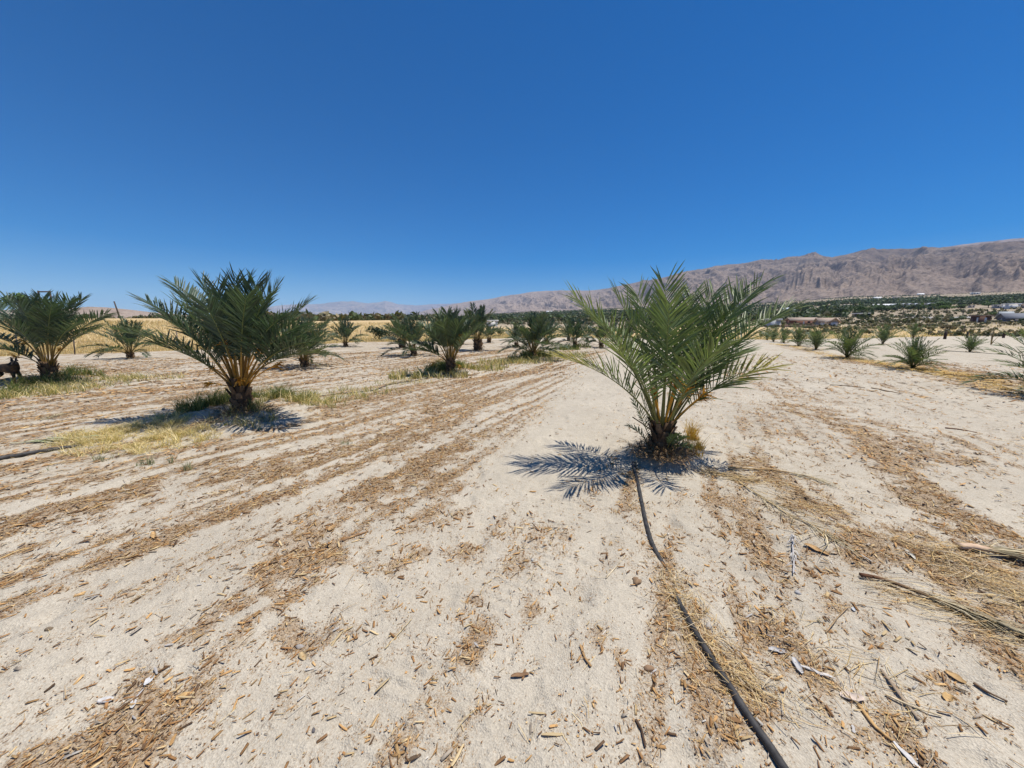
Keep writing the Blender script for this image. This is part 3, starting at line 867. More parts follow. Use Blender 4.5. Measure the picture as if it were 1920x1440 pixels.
# ------------------------------------------------------------------ wood chips, straw and litter on the sand
STRIPS = [  # polyline in photograph pixels, width in metres, strength
 ([(60, 1460), (190, 1380), (300, 1290), (360, 1220), (450, 1165), (560, 1090), (650, 1030)], 0.17, 1.0),
 ([(120, 1460), (230, 1400), (280, 1340)], 0.20, 1.0),
 ([(480, 1170), (600, 1200), (640, 1180)], 0.08, 0.55),
 ([(520, 1050), (600, 1010), (690, 950), (760, 890)], 0.20, 0.95),
 ([(560, 870), (680, 845), (800, 800), (880, 745)], 0.55, 0.9),
 ([(700, 930), (780, 890), (830, 850)], 0.45, 0.8),
 ([(240, 1035), (330, 1000), (450, 950), (560, 905), (640, 870)], 0.20, 0.95),
 ([(0, 1015), (80, 980), (190, 930), (300, 905), (430, 880)], 0.30, 0.95),
 ([(0, 945), (110, 915), (240, 885), (350, 862)], 0.22, 0.9),
 ([(0, 1090), (90, 1045), (180, 1010)], 0.10, 0.6),
 ([(0, 800), (120, 778), (240, 758), (360, 742)], 0.55, 0.8),
 ([(0, 760), (150, 742), (320, 728)], 0.5, 0.7),
 ([(400, 845), (520, 820), (640, 800), (720, 780)], 0.35, 0.75),
 ([(640, 770), (800, 735), (920, 708), (1050, 690)], 0.5, 0.6),
 ([(620, 700), (740, 688), (860, 668), (980, 655)], 0.6, 0.6),
 ([(380, 905), (520, 880), (620, 860)], 0.2, 0.6),
 ([(780, 980), (830, 950), (850, 920)], 0.22, 0.6),
 ([(860, 1030), (920, 1010), (980, 960)], 0.12, 0.4),
 ([(720, 1060), (780, 1030)], 0.12, 0.5),
 ([(880, 1130), (910, 1170), (890, 1220)], 0.08, 0.6),
 ([(990, 1120), (1010, 1160)], 0.08, 0.6),
 ([(1130, 1190), (1150, 1260), (1165, 1340)], 0.06, 0.6),
 ([(1500, 770), (1580, 790), (1660, 810), (1720, 845)], 0.7, 0.75),
 ([(1440, 780), (1480, 820), (1520, 840)], 0.4, 0.5),
 ([(1620, 835), (1680, 880), (1750, 935), (1830, 1000), (1920, 1050)], 0.20, 0.95),
 ([(1700, 920), (1760, 975), (1800, 1000)], 0.2, 0.6),
 ([(1400, 870), (1440, 900), (1490, 940), (1540, 980), (1620, 1020)], 0.30, 0.75),
 ([(1390, 950), (1430, 990), (1500, 1060)], 0.30, 0.55),
 ([(1240, 1050), (1270, 1120), (1310, 1190), (1350, 1260), (1400, 1330)], 0.13, 0.8),
 ([(1180, 880), (1195, 960), (1215, 1020), (1240, 1060)], 0.10, 0.35),
 ([(1300, 1200), (1330, 1300), (1360, 1400), (1400, 1460)], 0.10, 0.75),
 ([(1440, 1180), (1500, 1240), (1570, 1300), (1640, 1370)], 0.14, 0.7),
 ([(1640, 1200), (1720, 1260), (1800, 1310)], 0.12, 0.35),
 ([(1740, 1030), (1830, 1080), (1920, 1150)], 0.30, 0.95),
 ([(1860, 1220), (1920, 1260)], 0.16, 0.6),
 ([(1480, 1090), (1560, 1130), (1640, 1180)], 0.14, 0.45),
 ([(1470, 650), (1540, 663), (1610, 680), (1690, 690)], 0.5, 0.7),
 ([(1720, 680), (1800, 700), (1920, 720)], 0.9, 0.8),
 ([(1750, 705), (1850, 725), (1920, 745)], 0.4, 0.7),
 ([(1380, 700), (1440, 720), (1500, 750)], 0.5, 0.4),
 ([(300, 660), (480, 668), (700, 662)], 0.6, 0.4),
 ([(120, 690), (300, 698), (420, 700)], 0.5, 0.4),
]
_SG = []
for pl, w, sgt in STRIPS:
    P = np.array([at(*p)[:2] for p in pl])
    for i in range(len(P) - 1): _SG.append((P[i], P[i + 1], w, sgt))

def litter_density(X, Y):
    d = np.zeros_like(X)
    for a, b, w, sg in _SG:
        ab = b - a; L2 = ab @ ab
        t = np.clip(((X - a[0]) * ab[0] + (Y - a[1]) * ab[1]) / L2, 0, 1)
        q = ((X - a[0] - t * ab[0]) ** 2 + (Y - a[1] - t * ab[1]) ** 2) / (1.12 * w) ** 2
        d = np.maximum(d, sg * np.exp(-q ** 1.5 * 1.3))
    u = X * ROW[0] + Y * ROW[1]; c = X * CRS[0] + Y * CRS[1]
    n1 = fbm(X / 0.35, Y / 0.35, 201, 4); n2 = fbm(c / 0.15, u / 3.5, 205, 4); n3 = fbm(X / 0.11, Y / 0.11, 208, 3)
    d = d * sstep(0.32, 0.66, n1 * 0.35 + n2 * 0.35 + n3 * 0.3) * 1.3
    base = 0.20 * sstep(0.42, 0.75, n3) + 0.46 * sstep(0.54, 0.72, n2) * sstep(0.34, 0.64, n1) + 0.03
    lc = -1.55 - 0.10 * (u - 4.5)
    lane = np.exp(-((c - lc) / (0.75 + 0.05 * np.clip(u - 5, 0, 8))) ** 4) * sstep(2.4, 3.6, u)      # the swept wheel lane stays clean
    base = base * (1 - 0.88 * lane)
    far_l = sstep(2.6, 6.5, np.hypot(X, Y)) * (c < lc) * (1 - lane)
    base = base + 0.62 * far_l * sstep(0.42, 0.62, n2 * 0.75 + n3 * 0.25)
    return np.clip(d, 0, 1) + base

def mark_litter():
    g = bpy.data.objects['ground'].data
    co = np.zeros(len(g.vertices) * 3, np.float32); g.vertices.foreach_get('co', co); co = co.reshape(-1, 3)
    R = np.hypot(co[:, 0], co[:, 1]); k = (R < 45) & (co[:, 1] > 0.3)
    v = np.zeros(len(co), np.float32); v[k] = np.clip(litter_density(co[k, 0].astype(float), co[k, 1].astype(float)), 0, 1)
    a = g.attributes.new('litter', 'FLOAT', 'POINT'); a.data.foreach_set('value', v)
mark_litter()

PAL = np.array([(0.40, 0.235, 0.10), (0.47, 0.30, 0.135), (0.52, 0.38, 0.20), (0.30, 0.16, 0.065), (0.19, 0.105, 0.05), (0.36, 0.30, 0.23), (0.50, 0.46, 0.40), (0.115, 0.07, 0.04)])
PW = np.array([0.27, 0.18, 0.10, 0.20, 0.13, 0.05, 0.02, 0.06])

def sample_points(r0, r1, per_m2, th=radians(60)):
    area = th * (r1 ** 2 - r0 ** 2)
    n = int(area * per_m2 * 1.3)
    R = np.sqrt(rng.uniform(r0 ** 2, r1 ** 2, n)); T = rng.uniform(-th, th, n)
    X = R * np.sin(T); Y = R * np.cos(T)
    keep = rng.random(n) < litter_density(X, Y) / 1.3
    return X[keep], Y[keep]

CUBE_Q = np.array([(0, 3, 2, 1), (4, 5, 6, 7), (0, 1, 5, 4), (1, 2, 6, 5), (2, 3, 7, 6), (3, 0, 4, 7)])
def chip_cloud(X, Y, lmin, lmax, boxy, lift=0.0, wr=(0.08, 0.30)):
    n = len(X)
    L = lmin * (lmax / lmin) ** (rng.random(n) ** 2.2); W = L * rng.uniform(wr[0], wr[1], n); H = np.minimum(W * 0.2, 0.0022) + 0.0006
    yaw = np.where(rng.random(n) < 0.5, rng.uniform(0, 2 * pi, n), math.atan2(ROW[1], ROW[0]) + rng.normal(0, 0.5, n))
    tl = rng.normal(0, 0.16, n); rl = rng.normal(0, 0.25, n)
    Z = near_z(X, Y) + 0.5 * np.abs(np.sin(tl)) * L * 0.5 + 0.001 + lift * rng.random(n)
    ax = np.stack([np.cos(yaw) * np.cos(tl), np.sin(yaw) * np.cos(tl), np.sin(tl)], -1)
    ay = np.stack([-np.sin(yaw) * np.cos(rl), np.cos(yaw) * np.cos(rl), np.sin(rl)], -1)
    az = np.cross(ax, ay)
    C0 = np.stack([X, Y, Z], -1)
    col = PAL[rng.choice(len(PAL), n, p=PW / PW.sum())] * rng.uniform(0.7, 1.3, n)[:, None]
    if boxy:
        base = np.array([(-1, -1, 0), (1, -1, 0), (1, 1, 0), (-1, 1, 0), (-1, -1, 1), (1, -1, 1), (1, 1, 1), (-1, 1, 1)], float)
        k = 8
        f = base[None] * np.ones((n, 1, 1))
        f[:, :, 0] *= rng.uniform(0.6, 1.05, (n, 4))[:, [0, 1, 2, 3, 0, 1, 2, 3]]
        f[:, :, 1] *= rng.uniform(0.25, 1.1, (n, 4))[:, [0, 1, 2, 3, 0, 1, 2, 3]]
        q = (CUBE_Q[None] + (np.arange(n) * 8)[:, None, None]).reshape(-1, 4)
    else:
        k = 4
        base = np.array([(-1, -0.6, 1), (0.2, -1, 1), (1, 0.3, 1), (-0.3, 1, 1)], float)
        f = base[None] * rng.uniform(0.6, 1.1, (n, 4, 1))
        q = (np.array([0, 1, 2, 3])[None] + (np.arange(n) * 4)[:, None])
    V = C0[:, None] + f[:, :, 0:1] * ax[:, None] * (L / 2)[:, None, None] + f[:, :, 1:2] * ay[:, None] * (W / 2)[:, None, None] + f[:, :, 2:3] * az[:, None] * H[:, None, None]
    return V.reshape(-1, 3), q, np.repeat(col, k, axis=0)

def straw_cloud(X, Y, lmin, lmax, w, cols, up=0.02, yaw=None, ysd=0.6):
    n = len(X)
    L = rng.uniform(lmin, lmax, n)
    a = rng.uniform(0, 2 * pi, n) if yaw is None else yaw + rng.normal(0, ysd, n)
    Z = near_z(X, Y) + rng.uniform(0.002, up, n)
    D = np.stack([np.cos(a), np.sin(a), rng.normal(0, 0.10, n)], -1)
    S = np.stack([-np.sin(a), np.cos(a), rng.normal(0, 0.3, n)], -1)
    C0 = np.stack([X, Y, Z], -1); ww = w * rng.uniform(0.6, 1.4, n)
    bend = S * (rng.normal(0, 0.08, n) * L)[:, None]
    V = np.stack([C0 - D * (L / 2)[:, None] - S * ww[:, None], C0 - D * (L / 2)[:, None] + S * ww[:, None], C0 + bend + S * ww[:, None], C0 + bend - S * ww[:, None],
                  C0 + D * (L / 2)[:, None] + S * (ww * 0.5)[:, None], C0 + D * (L / 2)[:, None] - S * (ww * 0.5)[:, None]], 1)
    V[:, :, 2] = np.maximum(V[:, :, 2], (Z - 0.004)[:, None])
    o = (np.arange(n) * 6)[:, None]
    q = np.concatenate([np.array([0, 1, 2, 3])[None] + o, np.array([3, 2, 4, 5])[None] + o])
    cols = np.array(cols)
    c = cols[rng.integers(0, len(cols), n)] * rng.uniform(0.7, 1.25, n)[:, None]
    return V.reshape(-1, 3), q, np.repeat(c, 6, axis=0)

def join(parts):
    V = []; Q = []; C = []; n = 0
    for v, q, c in parts:
        V.append(v); Q.append(q + n); C.append(c); n += len(v)
    return np.concatenate(V), np.concatenate(Q), np.concatenate(C)

def stuff_mesh(name, label, parts, mat, cat=None):
    V, Q, C = join(parts)
    o = link(name, make_mesh(name, V, quads=Q, col=C, mats=(mat,)))
    return tag(o, label, cat, kind='stuff')

X1, Y1 = sample_points(0.9, 2.6, 4200)
X2, Y2 = sample_points(2.6, 6.0, 2600)
X3, Y3 = sample_points(6.0, 12.0, 1300)
X4, Y4 = sample_points(12.0, 26.0, 420)
X5, Y5 = sample_points(0.9, 5.0, 9000)
stuff_mesh('wood_chips', 'brown and tan wood chips strewn in streaks over the sand',
           [chip_cloud(X1, Y1, 0.009, 0.06, True, 0.005), chip_cloud(X2, Y2, 0.012, 0.08, True, 0.007),
            chip_cloud(X3, Y3, 0.035, 0.13, False, 0.012), chip_cloud(X4, Y4, 0.07, 0.24, False, 0.015),
            chip_cloud(X5, Y5, 0.005, 0.020, False, 0.003, (0.2, 0.8))], M_CHIP)

STRAW = [(0.50, 0.35, 0.15), (0.60, 0.46, 0.24), (0.40, 0.26, 0.11), (0.30, 0.19, 0.09), (0.52, 0.42, 0.28)]
sp = []
X, Y = sample_points(0.9, 4.0, 130); sp.append(straw_cloud(X, Y, 0.03, 0.13, 0.0011, STRAW))
X, Y = sample_points(4.0, 10.0, 90); sp.append(straw_cloud(X, Y, 0.06, 0.2, 0.0025, STRAW, 0.02, math.atan2(ROW[1], ROW[0]), 0.9))
def around(pl, w, n):
    P = np.array([at(*p)[:2] for p in pl]); t = rng.uniform(0, len(P) - 1.001, n); i = t.astype(int); f = (t - i)[:, None]
    C = P[i] * (1 - f) + P[i + 1] * f
    g = C + rng.normal(0, w, (n, 2))
    return g[:, 0], g[:, 1]
X, Y = around([(1275, 1110), (1310, 1180), (1350, 1250), (1420, 1310)], 0.08, 230); sp.append(straw_cloud(X, Y, 0.05, 0.2, 0.0012, STRAW, 0.03, radians(120), 0.8))
X, Y = around([(1370, 1230), (1420, 1290), (1460, 1320)], 0.07, 100); sp.append(straw_cloud(X, Y, 0.06, 0.2, 0.0012, STRAW, 0.025, radians(125), 0.6))
X, Y = around([(1250, 1060), (1275, 1130), (1300, 1180)], 0.05, 220); sp.append(straw_cloud(X, Y, 0.03, 0.12, 0.0012, STRAW, 0.02))
X, Y = around([(1400, 885), (1470, 930), (1540, 985)], 0.2, 260); sp.append(straw_cloud(X, Y, 0.06, 0.32, 0.0018, STRAW, 0.03, radians(130), 0.5))
X, Y = around([(1750, 1040), (1840, 1080), (1960, 1150)], 0.15, 520); sp.append(straw_cloud(X, Y, 0.08, 0.32, 0.0016, STRAW, 0.04, radians(150), 0.7))
X, Y = around([(1640, 1090), (1750, 1140), (1900, 1200)], 0.1, 170); sp.append(straw_cloud(X, Y, 0.06, 0.3, 0.0014, STRAW, 0.03, radians(155), 0.3))
X, Y = around([(1480, 1170), (1560, 1240), (1700, 1320)], 0.14, 160); sp.append(straw_cloud(X, Y, 0.05, 0.2, 0.0012, STRAW, 0.02))
X, Y = around([(1310, 880), (1370, 895), (1420, 900)], 0.05, 200); sp.append(straw_cloud(X, Y, 0.06, 0.25, 0.0022, STRAW, 0.03, radians(170), 0.4))
GOLD = [(0.58, 0.38, 0.12), (0.52, 0.32, 0.09), (0.62, 0.45, 0.18)]
X, Y = around([(1450, 645), (1500, 652), (1560, 668), (1640, 680), (1720, 694), (1800, 705), (1920, 735)], 0.35, 3500); sp.append(straw_cloud(X, Y, 0.12, 0.35, 0.008, GOLD, 0.05))
stuff_mesh('straw', 'dry yellow straw scattered along the hose and the palm rows', sp, M_STRAW)

# the larger loose chips, one by one
chip_lib = []
for k in range(10):
    r_ = random.Random(300 + k); mb = MB(); nseg = 4
    V = []
    bend = r_.uniform(-0.5, 0.5)
    for i in range(nseg + 1):
        x = -0.5 + i / nseg + (r_.uniform(-0.06, 0.06)); zc = bend * (x * x) * 2.0 + 0.3
        wl = 0.5 * r_.uniform(0.45, 1.0) * (r_.uniform(0.3, 1.0) if i in (0, nseg) else 1); wr_ = 0.5 * r_.uniform(0.45, 1.0) * (r_.uniform(0.3, 1.0) if i in (0, nseg) else 1)
        V += [(x, -wl, zc), (x + 0.04 * r_.uniform(-1, 1), wr_, zc), (x, wr_ * 0.96, zc + 0.5), (x, -wl * 0.96, zc + 0.45)]
    q = [(0, 3, 2, 1), (nseg * 4, nseg * 4 + 1, nseg * 4 + 2, nseg * 4 + 3)]
    for i in range(nseg):
        for j in range(4): q.append((i * 4 + j, i * 4 + (j + 1) % 4, i * 4 + 4 + (j + 1) % 4, i * 4 + 4 + j))
    mb.add(V, q=q, c=(1, 1, 1))
    chip_lib.append(mb)
CHIPK = [('orange_tan', (0.46, 0.27, 0.11), 'flat orange tan wood chip', 'orange tan chips', 0.42),
         ('brown', (0.25, 0.14, 0.065), 'dark brown wood chip', 'brown chips', 0.26),
         ('straw_pale', (0.54, 0.41, 0.23), 'pale straw coloured splinter', 'pale splinters', 0.22),
         ('grey', (0.40, 0.375, 0.35), 'weathered grey wood chip', 'grey chips', 0.10)]
chip_me = {}
for ki, (nm, c, lb, gp, w) in enumerate(CHIPK):
    for k, mb in enumerate(chip_lib):
        mb.c = [np.tile(np.array(c) * random.uniform(0.8, 1.2), (mb.n, 1))]
        chip_me[ki, k] = mb.mesh('wood_chip', M_CHIP)
n_c = 0
while n_c < 300:
    R = math.sqrt(random.uniform(1.15 ** 2, 3.3 ** 2)); t = random.uniform(-0.95, 0.95)
    x, y = R * sin(t), R * cos(t)
    if random.random() > 0.12 + float(litter_density(np.array([x]), np.array([y]))[0]): continue
    if abs(x / y) > 1.25: continue
    ki = random.choices(range(4), [c[4] for c in CHIPK])[0]
    L = random.uniform(0.02, 0.055) * (1.5 if ki == 2 else 1.0); w = L * (random.uniform(0.12, 0.25) if ki == 2 else random.uniform(0.15, 0.42))
    o = link('wood_chip', chip_me[ki, random.randrange(10)], None, (x, y, gz(x, y) + 0.003), (random.gauss(0, 0.2), random.gauss(0, 0.15), random.uniform(0, 6.28)), (L, w, random.uniform(0.004, 0.009)))
    ppx = 960 + 720 * x / (y * cos(PITCH) + CAM_H * sin(PITCH))
    zone = 'near the chip heap at bottom left' if ppx < 420 else 'on the sand left of centre' if ppx < 800 else 'on the sandy lane in the centre' if ppx < 1200 else 'beside the near end of the hose' if ppx < 1480 else 'on the sand right of the hose'
    zone += ', in the front' if R < 2.2 else ', farther back'
    tag(o, 'small ' * (L < 0.032) + CHIPK[ki][2] + ' ' + zone, 'wood chip', CHIPK[ki][3] + ' ' + zone.replace(',', '')); n_c += 1

# ------------------------------------------------------------------ hoses
M_HOSE = mat_plain('black_polythene', (0.040, 0.037, 0.035), 0.62, 0.35, 0.75, 16.0)
def hose(label, pts, rad, lifts=None):
    """irrigation pipe lying on the sand (pixel path); a lift below zero buries it"""
    P = np.array([on(*p) for p in pts]); n = 70
    lifts = [0.6] * len(pts) if lifts is None else lifts
    t = np.linspace(0, len(P) - 1, n)
    C = np.stack([np.interp(t, np.arange(len(P)), P[:, k]) for k in range(2)], -1)
    for _ in range(6): C[1:-1] = 0.25 * C[:-2] + 0.5 * C[1:-1] + 0.25 * C[2:]
    z = near_z(C[:, 0], C[:, 1]); zs = z.copy()
    for _ in range(4): zs[1:-1] = 0.25 * zs[:-2] + 0.5 * zs[1:-1] + 0.25 * zs[2:]
    lf = np.interp(t, np.arange(len(P)), lifts)
    mb = MB(); mb.tube(np.column_stack([C, np.maximum(zs, z - 0.004) + lf * rad]), rad, 10, (0.02, 0.02, 0.02))
    return tag(link('irrigation_hose', mb.mesh('irrigation_hose', M_HOSE, True)), label, 'hose')
hose('black hose running from the main palm towards the camera, half buried midway',
     [(1187, 868), (1196, 905), (1206, 960), (1222, 1025), (1248, 1064), (1262, 1100), (1272, 1132), (1300, 1185), (1340, 1250), (1400, 1345), (1440, 1400), (1500, 1490)], 0.0165,
     [0.5, 0.6, 0.6, 0.5, -0.6, -1.4, 0.4, 0.7, 0.8, 0.8, 0.8, 0.8])
hose('black hose lying on the litter at the left edge', [(-60, 872), (0, 863), (60, 852), (110, 844), (146, 838), (165, 834)], 0.028, [0.8, 0.8, 0.8, 0.7, 0.3, -1.2])
hose('thin hose leading along the grass to the bushy middle palm', [(560, 748), (610, 742), (680, 735), (740, 720), (790, 712), (835, 703)], 0.014)
hose('short thin hose lying right of the bushy middle palm', [(868, 697), (905, 690), (945, 684), (975, 678)], 0.014)
hose('thin hose curving over the sand right of the spreading green palm', [(1640, 683), (1690, 692), (1740, 702), (1800, 706), (1830, 713), (1872, 722), (1930, 738), (1960, 745)], 0.016)
hose('thin hose running through the dry straw behind the compact green palm', [(1750, 655), (1790, 659), (1830, 661), (1880, 665), (1930, 668)], 0.016)

# ------------------------------------------------------------------ sticks, dead fronds, stones, scraps
def stick(name, label, cat, pts, r0, r1, c, mat=None, lift=0.008, group=None):
    P = np.array([on(*p) for p in pts]); P[:, 2] += lift
    n = 12; t = np.linspace(0, len(P) - 1, n)
    C = np.stack([np.interp(t, np.arange(len(P)), P[:, k]) for k in range(3)], -1)
    C[:, 2] = np.maximum(C[:, 2], near_z(C[:, 0], C[:, 1]) + 0.3 * r0)
    mb = MB(); r_ = random.Random(len(label))
    mb.tube(C, np.linspace(r0, r1, n) * np.array([r_.uniform(0.85, 1.15) for _ in range(n)]), 6, np.array([np.array(c) * r_.uniform(0.75, 1.25) for _ in range(n)]), flat=0.7)
    return tag(link(name, mb.mesh(name, mat or M_WOODP)), label, cat, group)

stick('stick', 'straight brown stick on the sand left of the hose', 'stick', [(1088, 1212), (1096, 1235), (1108, 1252)], 0.007, 0.006, (0.36, 0.22, 0.10))
stick('twig', 'dark curled twig on the sand in the bottom centre', 'twig', [(1192, 1352), (1203, 1372), (1210, 1404)], 0.007, 0.004, (0.09, 0.055, 0.035))
stick('stick', 'grey brown stick crossing a pale one in the lower right', 'stick', [(1652, 1258), (1690, 1310), (1722, 1352)], 0.008, 0.006, (0.30, 0.23, 0.16))
stick('stick', 'pale thin stick crossing under a grey brown one', 'stick', [(1660, 1305), (1710, 1328), (1765, 1345)], 0.006, 0.004, (0.55, 0.44, 0.28))
stick('stick', 'brown stick beside the left chip streak', 'stick', [(642, 1016), (665, 1006), (690, 998)], 0.012, 0.008, (0.28, 0.17, 0.09))
stick('splinter', 'long orange splinter at the end of the pale chip trail', 'splinter', [(1610, 1325), (1640, 1365), (1672, 1392)], 0.010, 0.005, (0.45, 0.28, 0.12))
stick('twig', 'thin dark twig lying at the right edge of the lower sand', 'twig', [(1826, 1284), (1850, 1300), (1888, 1318)], 0.007, 0.004, (0.16, 0.10, 0.06))
stick('branch', 'left dry branch of two lying on the right hand sand', 'branch', [(1556, 722), (1590, 724), (1622, 727)], 0.02, 0.012, (0.22, 0.16, 0.10))
stick('branch', 'right dry branch of two lying on the right hand sand', 'branch', [(1634, 728), (1660, 733), (1688, 738)], 0.024, 0.012, (0.24, 0.17, 0.10))
stick('branch', 'dark dry branch alone on the sand near the right edge', 'branch', [(1772, 803), (1800, 806), (1832, 812)], 0.016, 0.008, (0.22, 0.13, 0.08))
stick('twig', 'curved thin stem on the sand below the dead frond', 'twig', [(1548, 1188), (1570, 1160), (1590, 1140)], 0.004, 0.003, (0.36, 0.25, 0.14))
stick('straw_stem', 'single long straw on the sand in the middle foreground', 'straw', [(722, 1219), (748, 1190), (772, 1163)], 0.003, 0.002, (0.50, 0.38, 0.20))
stick('straw_stem', 'single long straw beside the hose top', 'straw', [(1136, 1086), (1152, 1068), (1172, 1045)], 0.004, 0.003, (0.55, 0.45, 0.30))

def dry_frond(label, pts, r0, r1, c0, c1, leaf_from, nl, L, W, lc, seed, fan=0.35, lift=0.02):
    """a fallen frond: bare brown stalk, dry leaflets laid along it"""
    r_ = random.Random(seed)
    P = np.array([on(*p) for p in pts]); n = 24; t = np.linspace(0, len(P) - 1, n)
    C = np.stack([np.interp(t, np.arange(len(P)), P[:, k]) for k in range(3)], -1)
    for _ in range(3): C[1:-1] = 0.25 * C[:-2] + 0.5 * C[1:-1] + 0.25 * C[2:]
    C[:, 2] = np.maximum(C[:, 2], near_z(C[:, 0], C[:, 1])) + lift
    root = thing('dead_palm_frond', label, 'palm frond', C[0])
    mb = MB(); f = np.linspace(0, 1, n)[:, None]
    mb.tube(C - C[0], np.linspace(r0, r1, n), 7, np.array(c0) * (1 - f) + np.array(c1) * f, flat=0.6)
    link('stalk', mb.mesh('stalk', M_WOODP, True), root)
    mb = MB()
    for i in range(nl):
        s_ = leaf_from + (1 - leaf_from) * r_.random(); x = s_ * (n - 1); k = min(n - 2, int(x))
        p = C[k] + (C[k + 1] - C[k]) * (x - k) - C[0]
        d = C[k + 1] - C[k]; d[2] = 0; d /= np.linalg.norm(d)
        a = r_.gauss(0, fan); d = np.array((d[0] * cos(a) - d[1] * sin(a), d[0] * sin(a) + d[1] * cos(a), r_.uniform(-0.02, 0.10)))
        s2 = np.array((-d[1], d[0], r_.uniform(-0.5, 0.5))); l = L * r_.uniform(0.5, 1.2); w = W * r_.uniform(0.6, 1.3)
        m = p + d * l * 0.5 + np.array((0, 0, r_.uniform(-0.01, 0.02))); e = p + d * l + np.array((0, 0, -0.02))
        gzv = gz(C[0][0] + e[0], C[0][1] + e[1]) - C[0][2]; e[2] = max(e[2], gzv + 0.004)
        c = np.array(lc[r_.randrange(len(lc))]) * r_.uniform(0.6, 1.25)
        mb.add([p - s2 * w * 0.5, p + s2 * w * 0.5, m + s2 * w, m - s2 * w, e], q=[(0, 1, 2, 3)], t=[(3, 2, 4)], c=c)
    link('leaflets', mb.mesh('leaflets', M_STRAW), root)
    return root
SL = [(0.50, 0.42, 0.27), (0.36, 0.30, 0.18), (0.58, 0.48, 0.30), (0.22, 0.18, 0.11)]
dry_frond('fallen dead frond with a dark brown butt, pointing to the right edge', [(1612, 1083), (1660, 1092), (1720, 1116), (1790, 1146), (1860, 1172), (1960, 1212)], 0.017, 0.007, (0.11, 0.05, 0.028), (0.25, 0.19, 0.1), 0.32, 120, 0.30, 0.0035, SL, 5, 0.2, 0.022)
dry_frond('fallen dead frond with a torn pale butt at the right edge', [(1796, 1030), (1840, 1035), (1890, 1046), (1960, 1066), (2040, 1090)], 0.035, 0.014, (0.55, 0.40, 0.28), (0.34, 0.20, 0.10), 0.1, 150, 0.40, 0.004, SL + [(0.34, 0.2, 0.09)], 6, 0.3, 0.03)
dry_frond('dry brown frond stalk lying right of the main palm', [(1365, 880), (1420, 882), (1470, 886), (1515, 896), (1556, 910)], 0.016, 0.006, (0.40, 0.27, 0.13), (0.26, 0.16, 0.08), 0.5, 30, 0.22, 0.004, SL, 7, 0.6, 0.015)
dry_frond('bundle of dry stems spread over the litter right of the hose', [(1385, 905), (1430, 935), (1480, 968), (1530, 990), (1570, 1020)], 0.008, 0.004, (0.45, 0.34, 0.18), (0.40, 0.28, 0.14), 0.05, 45, 0.34, 0.003, SL, 8, 0.4, 0.012)
dry_frond('small grey dried leaf comb standing out on the sand', [(1484, 1006), (1486, 1030), (1488, 1056), (1487, 1080)], 0.006, 0.004, (0.45, 0.42, 0.40), (0.42, 0.39, 0.37), 0.0, 42, 0.07, 0.004, [(0.45, 0.43, 0.42), (0.38, 0.36, 0.35)], 9, 1.1, 0.02)
dry_frond('pale cut leaf stems lying beside the left hose', [(20, 834), (60, 831), (100, 828), (148, 825)], 0.012, 0.006, (0.50, 0.46, 0.30), (0.46, 0.45, 0.28), 0.0, 26, 0.5, 0.010, [(0.50, 0.47, 0.32), (0.42, 0.44, 0.25)], 10, 0.12, 0.02)
dry_frond('small dry leaf tuft left of the pale cut stems', [(76, 790), (95, 784), (112, 778)], 0.008, 0.005, (0.40, 0.32, 0.2), (0.3, 0.25, 0.15), 0.0, 40, 0.22, 0.008, SL, 11, 0.7, 0.02)
dry_frond('yellowed low frond lying on the grass beyond the main palm', [(1010, 668), (1032, 664), (1052, 663)], 0.012, 0.006, (0.4, 0.38, 0.12), (0.4, 0.35, 0.1), 0.0, 40, 0.4, 0.012, [(0.40, 0.42, 0.12), (0.5, 0.42, 0.14)], 12, 0.7, 0.10)

def scrap(name, label, cat, px, py, L, W, c, seed, curl=0.16, yaw=None, mat=None, rough=None):
    """thin curled scrap of leaf base or bark"""
    r_ = random.Random(seed); g = on(px, py); mb = MB(); n = 6; m = 3
    V = []; th = 0.0025
    for lay in (0, 1):
        for i in range(n):
            for j in range(m):
                x = (i / (n - 1) - 0.5) * L; y = (j / (m - 1) - 0.5) * W * (1 - 0.6 * abs(2 * i / (n - 1) - 1) ** 2) * r_.uniform(0.8, 1.15)
                z = curl * W * ((2 * j / (m - 1) - 1) ** 2) + 0.05 * L * sin(i * 1.1 + seed) ** 2 + th * lay + 0.002
                V.append((x, y, z))
    q = []; o = n * m
    for i in range(n - 1):
        for j in range(m - 1):
            a = i * m + j; q += [(a, a + m, a + m + 1, a + 1), (o + a, o + a + 1, o + a + m + 1, o + a + m)]
    for i in range(n - 1):
        for j in (0, m - 1):
            a = i * m + j; q.append((a, a + m, o + a + m, o + a))
    mb.add(V, q=q, c=np.array([np.array(c) * r_.uniform(0.85, 1.12) for _ in V]))
    return tag(link(name, mb.mesh(name, mat or M_CHIP), None, g, (0, 0, yaw if yaw is not None else r_.uniform(0, 6)), None), label, cat)
